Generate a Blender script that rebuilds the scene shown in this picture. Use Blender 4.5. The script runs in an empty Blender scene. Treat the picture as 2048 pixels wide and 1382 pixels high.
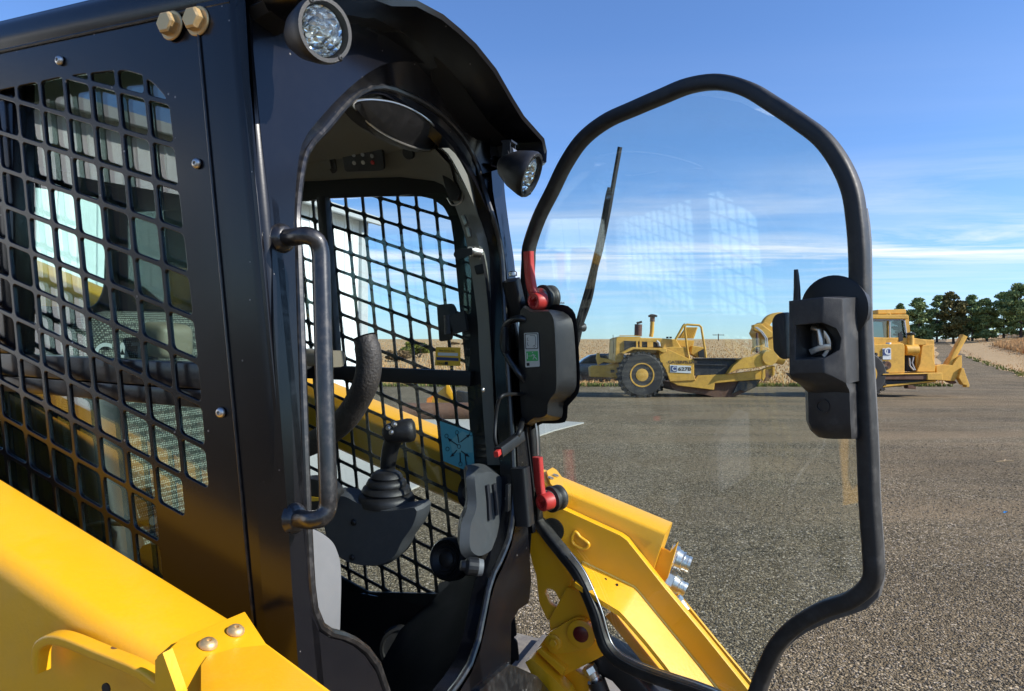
import bpy, bmesh, math, random
import numpy as np
from mathutils import Vector, Matrix
SC = bpy.context.scene
COL = SC.collection
random.seed(7); RNG = np.random.default_rng(11)
R = math.radians

# ------------------------------------------------------------------ camera
CAM_H = 1.6; FPX = 1365.0; PITCH = math.atan(24 / FPX)
cd = bpy.data.cameras.new('camera'); cam = bpy.data.objects.new('camera', cd); COL.objects.link(cam)
cd.sensor_width = 36; cd.lens = 36 * FPX / 2048; cd.clip_start = 0.03; cd.clip_end = 3000
cam.location = (0, 0, CAM_H); cam.rotation_euler = (math.pi / 2 + PITCH, 0, 0)
SC.camera = cam
# ------------------------------------------------------------------ light
SUN_AZ = -18.0   # degrees beyond the right-hand side of the picture
SUN_EL = 31.0
sdir = Vector((math.cos(R(SUN_AZ)) * math.cos(R(SUN_EL)), math.sin(R(SUN_AZ)) * math.cos(R(SUN_EL)), math.sin(R(SUN_EL))))
sl = bpy.data.lights.new('sun', 'SUN'); sun = bpy.data.objects.new('sun', sl); COL.objects.link(sun)
sl.energy = 5.0; sl.angle = R(0.53); sl.color = (1.0, 0.95, 0.87)
sun.location = (30, 20, 30); sun.rotation_euler = sdir.to_track_quat('Z', 'Y').to_euler()
w = bpy.data.worlds.new('World'); SC.world = w; w.use_nodes = True
SC.view_settings.view_transform = 'Standard'; SC.view_settings.look = 'None'
SC.view_settings.exposure = 0.50; SC.view_settings.gamma = 1.0
SC.cycles.max_bounces = 10; SC.cycles.transparent_max_bounces = 24
SC.cycles.sample_clamp_indirect = 6.0
SC.cycles.use_denoising = True
def world():
    nt = w.node_tree; nt.nodes.clear(); N = nt.nodes.new; LK = nt.links.new
    sky = N('ShaderNodeTexSky'); sky.sky_type = 'NISHITA'; sky.sun_disc = False
    sky.sun_elevation = R(SUN_EL); sky.sun_rotation = R(90 - SUN_AZ); sky.altitude = 200
    sky.air_density = 1.0; sky.dust_density = 0.35; sky.ozone_density = 3.0
    # thin high clouds, mapped on a flat layer overhead
    tc = N('ShaderNodeTexCoord'); sep = N('ShaderNodeSeparateXYZ'); LK(tc.outputs['Generated'], sep.inputs[0])
    zz = N('ShaderNodeMath'); zz.operation = 'MAXIMUM'; zz.inputs[1].default_value = 0.02; LK(sep.outputs[2], zz.inputs[0])
    dx = N('ShaderNodeMath'); dx.operation = 'DIVIDE'; LK(sep.outputs[0], dx.inputs[0]); LK(zz.outputs[0], dx.inputs[1])
    dy = N('ShaderNodeMath'); dy.operation = 'DIVIDE'; LK(sep.outputs[1], dy.inputs[0]); LK(zz.outputs[0], dy.inputs[1])
    cmb = N('ShaderNodeCombineXYZ'); LK(dx.outputs[0], cmb.inputs[0]); LK(dy.outputs[0], cmb.inputs[1])
    mp = N('ShaderNodeMapping'); mp.inputs['Scale'].default_value = (0.28, 0.95, 1); mp.inputs['Location'].default_value = (3.1, 0.35, 0)
    mp.inputs['Rotation'].default_value = (0, 0, R(-7))
    LK(cmb.outputs[0], mp.inputs[0])
    n1 = N('ShaderNodeTexNoise'); n1.inputs['Scale'].default_value = 0.9; n1.inputs['Detail'].default_value = 9; n1.inputs['Roughness'].default_value = 0.62
    n1.inputs['Distortion'].default_value = 0.5; LK(mp.outputs[0], n1.inputs['Vector'])
    r1 = N('ShaderNodeValToRGB'); r1.color_ramp.elements[0].position = 0.42; r1.color_ramp.elements[1].position = 0.66; LK(n1.outputs[0], r1.inputs[0])
    # more cloud near the horizon band, almost none overhead
    rz = N('ShaderNodeValToRGB'); e = rz.color_ramp.elements; e[0].position = 0.03; e[0].color = (0, 0, 0, 1)
    e[1].position = 0.42; e[1].color = (0.0, 0.0, 0.0, 1)
    for p_, v_ in ((0.075, .18), (0.105, .30), (0.128, 1.0), (0.150, 1.0), (0.172, .22), (0.20, .34), (0.225, .22), (0.26, .06)):
        a = rz.color_ramp.elements.new(p_); a.color = (v_, v_, v_, 1)
    LK(sep.outputs[2], rz.inputs[0])
    mu = N('ShaderNodeMath'); mu.operation = 'MULTIPLY'; LK(r1.outputs[0], mu.inputs[0]); LK(rz.outputs[0], mu.inputs[1])
    mix = N('ShaderNodeMixRGB'); LK(mu.outputs[0], mix.inputs[0])
    tint = N('ShaderNodeMixRGB'); tint.blend_type = 'MULTIPLY'; tint.inputs[0].default_value = 1; tint.inputs[2].default_value = (0.92, 1.14, 1.48, 1)
    LK(sky.outputs[0], tint.inputs[1]); LK(tint.outputs[0], mix.inputs[1]); mix.inputs[2].default_value = (8.0, 8.0, 8.6, 1)
    bg = N('ShaderNodeBackground'); bg.inputs[1].default_value = 0.104; LK(mix.outputs[0], bg.inputs[0])
    out = N('ShaderNodeOutputWorld'); LK(bg.outputs[0], out.inputs[0])
world()

# ------------------------------------------------------------------ frames
CP, SP = math.cos(PITCH), math.sin(PITCH)
C2W = np.array([[1, 0, 0], [0, -SP, CP], [0, CP, SP]], float)   # camera (right, up, forward) -> world
L_ = np.array([.382, .024, .924]); L_ /= np.linalg.norm(L_)
F_ = np.array([.932, -.028, -.361]); F_ -= F_ @ L_ * L_; F_ /= np.linalg.norm(F_)
U_ = np.cross(F_, L_); U_ = U_ if U_[1] > 0 else -U_
def ray(x, y): return np.array([(x - 1024) / FPX, (691 - y) / FPX, 1.])
_r = ray(548, 691); O_ = _r * (.703 / (_r @ L_))
def M_(p): p = p - O_; return np.array([p @ F_, p @ L_, p @ U_])
CAMM = M_(np.zeros(3))
RW = C2W @ np.c_[F_, L_, U_]                      # machine axes in the world
TW = C2W @ O_ + np.array([0, 0, CAM_H])
def hit(x, y, n, d):
    r = ray(x, y); rm = np.array([r @ F_, r @ L_, r @ U_]); n = np.asarray(n, float)
    return CAMM + rm * ((d - n @ CAMM) / (n @ rm))
K = .127
def S(x, y, l=0.): return hit(x, y, (0, 1, 0), l)
def Fr(x, y, o=0.): return hit(x, y, (1, 0, K), o)
def Q(x, y, f): return hit(x, y, (1, 0, 0), f)
def Uz(x, y, u): return hit(x, y, (0, 0, 1), u)
def G(x, y): # ground point, world
    d = C2W @ ray(x, y); t = -CAM_H / d[2]; return np.array([0, 0, CAM_H]) + d * t
def BX(x, Y): return (x - 1024) / FPX * Y / 1.0
def BZ(y, Y): return CAM_H + (715 - y) / FPX * Y

# ------------------------------------------------------------------ materials
MATS = {}
def nodes(name):
    m = bpy.data.materials.new(name); m.use_nodes = True; nt = m.node_tree
    b = nt.nodes['Principled BSDF']; MATS[name] = m
    return m, nt, nt.nodes.new, nt.links.new, b
def paint(name, col, rough=.4, metal=0., coat=0., bump=.0, bscale=300., dust=0., dcol=(.3, .27, .23), var=.12, spec=.5, dscale=40., croughness=.1, specks=None, sscale=60.):
    m, nt, N, LK, b = nodes(name)
    tc = N('ShaderNodeTexCoord')
    n = N('ShaderNodeTexNoise'); n.inputs['Scale'].default_value = 9; n.inputs['Detail'].default_value = 5; LK(tc.outputs['Object'], n.inputs['Vector'])
    hs = N('ShaderNodeMixRGB'); hs.inputs[1].default_value = (*[c * (1 - var) for c in col], 1); hs.inputs[2].default_value = (*[min(1, c * (1 + var)) for c in col], 1)
    LK(n.outputs[0], hs.inputs[0]); last = hs.outputs[0]
    rr = N('ShaderNodeMapRange'); rr.inputs['To Min'].default_value = rough * .8; rr.inputs['To Max'].default_value = min(1, rough * 1.25); LK(n.outputs[0], rr.inputs[0]); rlast = rr.outputs[0]
    if dust > 0:
        d = N('ShaderNodeTexNoise'); d.inputs['Scale'].default_value = dscale; d.inputs['Detail'].default_value = 8; d.inputs['Roughness'].default_value = .75; LK(tc.outputs['Object'], d.inputs['Vector'])
        cr = N('ShaderNodeValToRGB'); cr.color_ramp.elements[0].position = .48; cr.color_ramp.elements[1].position = .82; LK(d.outputs[0], cr.inputs[0])
        mm = N('ShaderNodeMath'); mm.operation = 'MULTIPLY'; mm.inputs[1].default_value = dust; LK(cr.outputs[0], mm.inputs[0])
        mx = N('ShaderNodeMixRGB'); LK(mm.outputs[0], mx.inputs[0]); LK(last, mx.inputs[1]); mx.inputs[2].default_value = (*dcol, 1); last = mx.outputs[0]
        ra = N('ShaderNodeMath'); ra.operation = 'ADD'; ra.use_clamp = True; LK(rlast, ra.inputs[0]); LK(mm.outputs[0], ra.inputs[1]); rlast = ra.outputs[0]
    if specks:
        vs_ = N('ShaderNodeTexVoronoi'); vs_.inputs['Scale'].default_value = sscale; LK(tc.outputs['Object'], vs_.inputs['Vector'])
        sx_ = N('ShaderNodeSeparateXYZ'); LK(vs_.outputs['Color'], sx_.inputs[0]); a1 = N('ShaderNodeMath'); a1.operation = 'GREATER_THAN'; a1.inputs[1].default_value = .93; LK(sx_.outputs[0], a1.inputs[0])
        rs = N('ShaderNodeMath'); rs.operation = 'MULTIPLY'; rs.inputs[1].default_value = .15; LK(sx_.outputs[1], rs.inputs[0])
        a2 = N('ShaderNodeMath'); a2.operation = 'LESS_THAN'; LK(vs_.outputs['Distance'], a2.inputs[0]); LK(rs.outputs[0], a2.inputs[1]); a3 = N('ShaderNodeMath'); a3.operation = 'MULTIPLY'; LK(a1.outputs[0], a3.inputs[0]); LK(a2.outputs[0], a3.inputs[1])
        sm = N('ShaderNodeMixRGB'); LK(a3.outputs[0], sm.inputs[0]); LK(last, sm.inputs[1]); sm.inputs[2].default_value = (*specks, 1); last = sm.outputs[0]
    LK(last, b.inputs['Base Color']); LK(rlast, b.inputs['Roughness'])
    b.inputs['Metallic'].default_value = metal; b.inputs['Coat Weight'].default_value = coat; b.inputs['Coat Roughness'].default_value = croughness
    b.inputs['Specular IOR Level'].default_value = spec
    if bump > 0:
        n2 = N('ShaderNodeTexNoise'); n2.inputs['Scale'].default_value = bscale; n2.inputs['Detail'].default_value = 3; LK(tc.outputs['Object'], n2.inputs['Vector'])
        bp = N('ShaderNodeBump'); bp.inputs['Strength'].default_value = bump; bp.inputs['Distance'].default_value = .002; LK(n2.outputs[0], bp.inputs['Height']); LK(bp.outputs[0], b.inputs['Normal'])
    return m
def glassmat(name, tint=(.9, .97, .95), ior=1.45, boost=1.0, dirt=.02):
    m = bpy.data.materials.new(name); m.use_nodes = True; nt = m.node_tree; nt.nodes.clear(); N = nt.nodes.new; LK = nt.links.new
    tr = N('ShaderNodeBsdfTransparent'); tr.inputs[0].default_value = (*tint, 1)
    gl = N('ShaderNodeBsdfGlossy'); gl.inputs['Roughness'].default_value = 0.0; gl.inputs[0].default_value = (1, 1, 1, 1)
    fr = N('ShaderNodeFresnel'); ge = N('ShaderNodeNewGeometry'); im = N('ShaderNodeMapRange'); im.inputs['To Min'].default_value = ior; im.inputs['To Max'].default_value = 1 / ior; LK(ge.outputs['Backfacing'], im.inputs[0]); LK(im.outputs[0], fr.inputs[0])
    mb = N('ShaderNodeMath'); mb.operation = 'MULTIPLY'; mb.inputs[1].default_value = boost; mb.use_clamp = True; LK(fr.outputs[0], mb.inputs[0])
    mx = N('ShaderNodeMixShader'); LK(mb.outputs[0], mx.inputs[0]); LK(tr.outputs[0], mx.inputs[1]); LK(gl.outputs[0], mx.inputs[2])
    df = N('ShaderNodeBsdfDiffuse'); df.inputs[0].default_value = (.6, .57, .5, 1)
    tc = N('ShaderNodeTexCoord'); n = N('ShaderNodeTexNoise'); n.inputs['Scale'].default_value = 7; n.inputs['Detail'].default_value = 9; n.inputs['Roughness'].default_value = .7; LK(tc.outputs['Object'], n.inputs['Vector'])
    cr = N('ShaderNodeValToRGB'); cr.color_ramp.elements[0].position = .4; cr.color_ramp.elements[1].position = .9; LK(n.outputs[0], cr.inputs[0])
    md = N('ShaderNodeMath'); md.operation = 'MULTIPLY'; md.inputs[1].default_value = dirt; LK(cr.outputs[0], md.inputs[0])
    m2 = N('ShaderNodeMixShader'); LK(md.outputs[0], m2.inputs[0]); LK(mx.outputs[0], m2.inputs[1]); LK(df.outputs[0], m2.inputs[2])
    o = N('ShaderNodeOutputMaterial'); LK(m2.outputs[0], o.inputs[0]); MATS[name] = m
    return m
BLK = paint('black_paint', (.005, .005, .007), .22, coat=.0, spec=.42, bump=.02, bscale=180, dust=.02, specks=(.22, .2, .18), sscale=80, dcol=(.12, .11, .10), dscale=25, croughness=.12)
BLKD = paint('black_paint_dusty', (.010, .010, .011), .3, coat=.35, bump=.05, bscale=150, dust=.35, dcol=(.16, .14, .125), dscale=60, specks=(.3, .28, .25), sscale=70)
INN = paint('interior_black', (.005, .005, .006), .5, dust=.06, dcol=(.05, .048, .045))
PLA = paint('black_plastic', (.012, .012, .013), .42, bump=.25, bscale=900, dust=.15, dcol=(.14, .13, .12))
LOCKP = paint('lock_plastic', (.022, .022, .023), .45, bump=.2, bscale=700, dust=.3, dcol=(.2, .19, .17), dscale=30)
RUB = paint('rubber_seal', (.014, .014, .014), .48, bump=.3, bscale=60, dust=.4, dcol=(.13, .12, .105), dscale=30)
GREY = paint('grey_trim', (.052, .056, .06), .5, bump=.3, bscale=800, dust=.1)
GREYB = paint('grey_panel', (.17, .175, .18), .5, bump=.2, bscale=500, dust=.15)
HEAD = paint('headliner', (.155, .15, .128), .8, bump=.2, bscale=300)
TRIM = paint('olive_trim', (.15, .155, .135), .55, bump=.2, bscale=600)
TAN = paint('armrest_vinyl', (.20, .17, .125), .45, bump=.5, bscale=400)
YEL = paint('yellow_paint', (.82, .395, .009), .36, coat=.12, bump=.14, bscale=160, dust=.22, dcol=(.40, .25, .09), dscale=9, var=.06, croughness=.25, specks=(.16, .07, .03), sscale=28)
YELO = paint('old_yellow_paint', (.62, .345, .045), .5, dust=.75, dcol=(.26, .13, .045), dscale=2.2, var=.2)
CHIP = paint('chipped_paint_edge', (.75, .5, .1), .5, dust=.8, dcol=(.5, .5, .48), dscale=90)
DKY = paint('worn_black_panel', (.018, .018, .02), .5, dust=.5, dcol=(.17, .16, .16), dscale=2.2)
RST = paint('rusty_steel', (.12, .06, .035), .75, dust=.6, dcol=(.05, .03, .03), dscale=3)
MUF = paint('rusty_muffler', (.10, .045, .035), .7)
TYR = paint('tyre_rubber', (.022, .022, .023), .75, dust=.3, dcol=(.12, .11, .1), dscale=3)
CHR = paint('bright_steel', (.72, .70, .66), .34, metal=1, bump=.1, bscale=90)
ZNC = paint('zinc_bolt', (.55, .53, .5), .38, metal=1, bump=.3, bscale=200)
GLD = paint('gold_zinc_bolt', (.62, .43, .2), .42, metal=.7, dust=.5, dcol=(.6, .52, .4), dscale=200)
RED = paint('red_plastic', (.55, .035, .028), .42, bump=.15, bscale=300, dust=.1, dcol=(.5, .2, .15))
WHT = paint('white_siding', (.80, .81, .80), .45)
GRYS = paint('grey_siding', (.40, .42, .42), .5)
DRK = paint('dark_opening', (.012, .013, .014), .7)
CONC = paint('concrete', (.36, .35, .31), .85, bump=.4, bscale=60, dust=.25, dcol=(.3, .29, .26), dscale=1.5)
RUSTC = paint('bare_rust', (.33, .12, .05), .85, bump=.6, bscale=900, dust=.6, dcol=(.2, .08, .05), dscale=300)
TRK = paint('dusty_track_rubber', (.12, .11, .10), .9, bump=.9, bscale=60, dust=.8, dcol=(.26, .24, .2), dscale=20)
LABW = paint('label_white', (.62, .64, .62), .4)
LABG = paint('label_green', (.05, .45, .12), .4)
LABY = paint('label_yellow', (.80, .47, .03), .45)
LABK = paint('label_black', (.015, .015, .02), .5)
LABT = paint('label_teal', (.10, .40, .44), .45)
LABT2 = paint('label_pale_teal', (.20, .47, .46), .45)
LABB = paint('label_blue', (.03, .05, .16), .4)
LETG = paint('grey_lettering', (.34, .36, .38), .6)
LETD = paint('dark_lettering', (.07, .045, .02), .6)
CARP = paint('dark_car_paint', (.012, .015, .02), .2, coat=.6)
GLS = glassmat('door_glass', (.93, .975, .965), 1.5, 1.35, .05)
GLT = glassmat('tinted_glass', (.72, .86, .83), 1.5, 1.7, .02)
GLF = glassmat('far_tinted_glass', (.90, .95, .94), 1.5, 1.2, .01)
GLB = glassmat('vehicle_glass', (.35, .42, .42), 1.5, 2.0, .05)
def fabric():
    m, nt, N, LK, b = nodes('mesh_fabric')
    tc = N('ShaderNodeTexCoord'); v = N('ShaderNodeTexVoronoi'); v.inputs['Scale'].default_value = 230; v.inputs['Randomness'].default_value = .25; LK(tc.outputs['Object'], v.inputs['Vector'])
    cr = N('ShaderNodeValToRGB'); e = cr.color_ramp.elements; e[0].position = .22; e[0].color = (.24, .25, .22, 1); e[1].position = .5; e[1].color = (.02, .022, .02, 1); LK(v.outputs['Distance'], cr.inputs[0])
    LK(cr.outputs[0], b.inputs['Base Color']); b.inputs['Roughness'].default_value = .85
    bp = N('ShaderNodeBump'); bp.inputs['Distance'].default_value = .002; bp.inputs['Strength'].default_value = .6; bp.invert = True; LK(v.outputs['Distance'], bp.inputs['Height']); LK(bp.outputs[0], b.inputs['Normal'])
    return m
FAB = fabric()
def lensmat():
    m, nt, N, LK, b = nodes('lamp_reflector')
    tc = N('ShaderNodeTexCoord'); v = N('ShaderNodeTexVoronoi'); v.inputs['Scale'].default_value = 75; LK(tc.outputs['Object'], v.inputs['Vector'])
    bp = N('ShaderNodeBump'); bp.inputs['Distance'].default_value = .010; bp.inputs['Strength'].default_value = .9; LK(v.outputs['Distance'], bp.inputs['Height']); LK(bp.outputs[0], b.inputs['Normal'])
    b.inputs['Base Color'].default_value = (.9, .9, .9, 1); b.inputs['Metallic'].default_value = 1; b.inputs['Roughness'].default_value = .12
    return m
LENS = lensmat()
def gravelmat():
    m, nt, N, LK, b = nodes('gravel')
    tc = N('ShaderNodeTexCoord'); V = tc.outputs['Object']
    def vor(s, feat='F1'):
        v = N('ShaderNodeTexVoronoi'); v.feature = feat; v.inputs['Scale'].default_value = s; LK(V, v.inputs['Vector']); return v
    def noi(s, d=4, r=.6):
        v = N('ShaderNodeTexNoise'); v.inputs['Scale'].default_value = s; v.inputs['Detail'].default_value = d; v.inputs['Roughness'].default_value = r; LK(V, v.inputs['Vector']); return v
    v1 = vor(78); v2 = vor(36)
    sx = N('ShaderNodeSeparateXYZ'); LK(v1.outputs['Color'], sx.inputs[0])
    cr = N('ShaderNodeValToRGB'); e = cr.color_ramp.elements; e[0].position = 0; e[0].color = (.036, .030, .019, 1); e[1].position = 1; e[1].color = (.52, .44, .33, 1)
    for p, c in ((.35, (.116, .092, .056)), (.65, (.19, .150, .092)), (.88, (.34, .268, .168))):
        a = e.new(p); a.color = (*c, 1)
    LK(sx.outputs[0], cr.inputs[0])
    sy = N('ShaderNodeSeparateXYZ'); LK(v2.outputs['Color'], sy.inputs[0])
    mr = N('ShaderNodeMapRange'); mr.inputs['To Min'].default_value = .72; mr.inputs['To Max'].default_value = 1.28; LK(sy.outputs[1], mr.inputs[0])
    ml = N('ShaderNodeMixRGB'); ml.blend_type = 'MULTIPLY'; ml.inputs[0].default_value = 1; LK(cr.outputs[0], ml.inputs[1]); LK(mr.outputs[0], ml.inputs[2])
    v3 = vor(38); sz3 = N('ShaderNodeSeparateXYZ'); LK(v3.outputs['Color'], sz3.inputs[0]); g3 = N('ShaderNodeMath'); g3.operation = 'GREATER_THAN'; g3.inputs[1].default_value = .945; LK(sz3.outputs[2], g3.inputs[0])
    d3 = N('ShaderNodeMath'); d3.operation = 'LESS_THAN'; d3.inputs[1].default_value = .36; LK(v3.outputs['Distance'], d3.inputs[0]); k3 = N('ShaderNodeMath'); k3.operation = 'MULTIPLY'; LK(g3.outputs[0], k3.inputs[0]); LK(d3.outputs[0], k3.inputs[1])
    w3 = N('ShaderNodeMixRGB'); LK(k3.outputs[0], w3.inputs[0]); LK(ml.outputs[0], w3.inputs[1]); w3.inputs[2].default_value = (.50, .42, .33, 1); ml = w3
    n5 = noi(5, 8, .8); m5 = N('ShaderNodeMapRange'); m5.inputs['From Min'].default_value = .3; m5.inputs['From Max'].default_value = .7; m5.inputs['To Min'].default_value = .72; m5.inputs['To Max'].default_value = 1.25; LK(n5.outputs[0], m5.inputs[0])
    w5 = N('ShaderNodeMixRGB'); w5.blend_type = 'MULTIPLY'; w5.inputs[0].default_value = 1; LK(ml.outputs[0], w5.inputs[1]); LK(m5.outputs[0], w5.inputs[2]); ml = w5
    # dusty drive lanes and damp dark patches
    mp = N('ShaderNodeMapping'); mp.inputs['Rotation'].default_value = (0, 0, R(58)); mp.inputs['Scale'].default_value = (.10, .75, 1); LK(V, mp.inputs[0])
    n1 = N('ShaderNodeTexNoise'); n1.inputs['Scale'].default_value = 1.0; n1.inputs['Detail'].default_value = 6; n1.inputs['Roughness'].default_value = .65; LK(mp.outputs[0], n1.inputs['Vector'])
    cr2 = N('ShaderNodeValToRGB'); cr2.color_ramp.elements[0].position = .43; cr2.color_ramp.elements[1].position = .60; LK(n1.outputs[0], cr2.inputs[0])
    n0 = noi(14, 6, .8); cr3 = N('ShaderNodeValToRGB'); cr3.color_ramp.elements[0].position = .3; cr3.color_ramp.elements[1].position = .6; LK(n0.outputs[0], cr3.inputs[0])
    mk = N('ShaderNodeMath'); mk.operation = 'MULTIPLY'; LK(cr2.outputs[0], mk.inputs[0]); LK(cr3.outputs[0], mk.inputs[1])
    sep = N('ShaderNodeSeparateXYZ'); LK(V, sep.inputs[0])
    rx = N('ShaderNodeMapRange'); rx.inputs['From Min'].default_value = .5; rx.inputs['From Max'].default_value = 4.5; rx.inputs['To Min'].default_value = .15; rx.inputs['To Max'].default_value = .95; LK(sep.outputs[0], rx.inputs[0])
    mk2 = N('ShaderNodeMath'); mk2.operation = 'MULTIPLY'; LK(mk.outputs[0], mk2.inputs[0]); LK(rx.outputs[0], mk2.inputs[1])
    md = N('ShaderNodeMixRGB'); LK(mk2.outputs[0], md.inputs[0]); LK(ml.outputs[0], md.inputs[1]); md.inputs[2].default_value = (.28, .205, .122, 1)
    n3 = noi(.35, 4, .6); m3 = N('ShaderNodeMapRange'); m3.inputs['From Min'].default_value = .3; m3.inputs['From Max'].default_value = .7; m3.inputs['To Min'].default_value = .76; m3.inputs['To Max'].default_value = 1.15; LK(n3.outputs[0], m3.inputs[0])
    mf = N('ShaderNodeMixRGB'); mf.blend_type = 'MULTIPLY'; mf.inputs[0].default_value = 1; LK(md.outputs[0], mf.inputs[1]); LK(m3.outputs[0], mf.inputs[2])
    LK(mf.outputs[0], b.inputs['Base Color']); b.inputs['Roughness'].default_value = .95; b.inputs['Specular IOR Level'].default_value = .06
    iv = N('ShaderNodeMath'); iv.operation = 'MULTIPLY'; iv.inputs[1].default_value = -1; LK(v1.outputs['Distance'], iv.inputs[0])
    ad = N('ShaderNodeMath'); ad.operation = 'MULTIPLY_ADD'; ad.inputs[1].default_value = -.7; LK(v2.outputs['Distance'], ad.inputs[0]); LK(iv.outputs[0], ad.inputs[2])
    bp = N('ShaderNodeBump'); bp.inputs['Distance'].default_value = .014; bp.inputs['Strength'].default_value = 1.0; LK(ad.outputs[0], bp.inputs['Height']); LK(bp.outputs[0], b.inputs['Normal'])
    return m
GRAV = gravelmat()
def fieldmat(name, c1, c2, c3, s=1.2):
    m, nt, N, LK, b = nodes(name)
    tc = N('ShaderNodeTexCoord'); n = N('ShaderNodeTexNoise'); n.inputs['Scale'].default_value = s; n.inputs['Detail'].default_value = 10; n.inputs['Roughness'].default_value = .8; LK(tc.outputs['Object'], n.inputs['Vector'])
    cr = N('ShaderNodeValToRGB'); e = cr.color_ramp.elements; e[0].position = .3; e[0].color = (*c1, 1); e[1].position = .7; e[1].color = (*c3, 1); a = e.new(.5); a.color = (*c2, 1)
    LK(n.outputs[0], cr.inputs[0]); LK(cr.outputs[0], b.inputs['Base Color']); b.inputs['Roughness'].default_value = .95; b.inputs['Specular IOR Level'].default_value = .1
    n2 = N('ShaderNodeTexNoise'); n2.inputs['Scale'].default_value = 5; n2.inputs['Detail'].default_value = 6; LK(tc.outputs['Object'], n2.inputs['Vector'])
    bp = N('ShaderNodeBump'); bp.inputs['Distance'].default_value = .12; bp.inputs['Strength'].default_value = .6; LK(n2.outputs[0], bp.inputs['Height']); LK(bp.outputs[0], b.inputs['Normal'])
    return m
FLD = fieldmat('dry_field', (.36, .245, .125), (.44, .305, .16), (.50, .36, .20))
GRS = fieldmat('tall_dry_grass', (.50, .30, .14), (.60, .37, .17), (.68, .44, .22), 3)
GGR = fieldmat('green_grass', (.10, .13, .03), (.17, .19, .05), (.28, .25, .08), 3)
def leafmat(name, a, c):
    m, nt, N, LK, b = nodes(name)
    g = N('ShaderNodeNewGeometry'); cr = N('ShaderNodeValToRGB'); cr.color_ramp.elements[0].color = (*a, 1); cr.color_ramp.elements[1].color = (*c, 1)
    LK(g.outputs['Random Per Island'], cr.inputs[0]); LK(cr.outputs[0], b.inputs['Base Color']); b.inputs['Roughness'].default_value = .8
    b.inputs['Specular IOR Level'].default_value = .2
    return m
PIN = leafmat('pine_needles', (.09, .14, .05), (.28, .34, .13))
PIB = leafmat('browning_needles', (.06, .07, .022), (.19, .155, .055))
BSH = leafmat('bush_leaves', (.07, .09, .015), (.22, .22, .04))
BRW = leafmat('bare_brush', (.12, .075, .035), (.28, .18, .09))
BRK = paint('bark', (.09, .065, .05), .95, bump=.6, bscale=8)
STONE = leafmat('stones', (.08, .064, .044), (.32, .262, .185))

# ------------------------------------------------------------------ object helpers
def put(o, parent=None):
    COL.objects.link(o)
    if parent: o.parent = parent
    return o
def tag(o, label=None, cat=None, group=None, kind=None):
    if label: o['label'] = label
    if cat: o['category'] = cat
    if group: o['group'] = group
    if kind: o['kind'] = kind
    return o
def mesh(name, vs, fs, mat, parent=None, smooth=35, base=None):
    vs = np.asarray(vs, float)
    me = bpy.data.meshes.new(name); me.from_pydata([tuple(map(float, v)) for v in vs], [], [tuple(map(int, f)) for f in fs])
    fin(me, mat, smooth); o = bpy.data.objects.new(name, me); return put(o, parent)
def fin(me, mat, smooth=35):
    bm = bmesh.new(); bm.from_mesh(me); bmesh.ops.remove_doubles(bm, verts=bm.verts, dist=1e-6)
    bmesh.ops.recalc_face_normals(bm, faces=bm.faces); bm.to_mesh(me); bm.free()
    me.materials.append(mat)
    if smooth:
        me.shade_smooth(); me.set_sharp_from_angle(angle=R(smooth))
    me.update()
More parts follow.
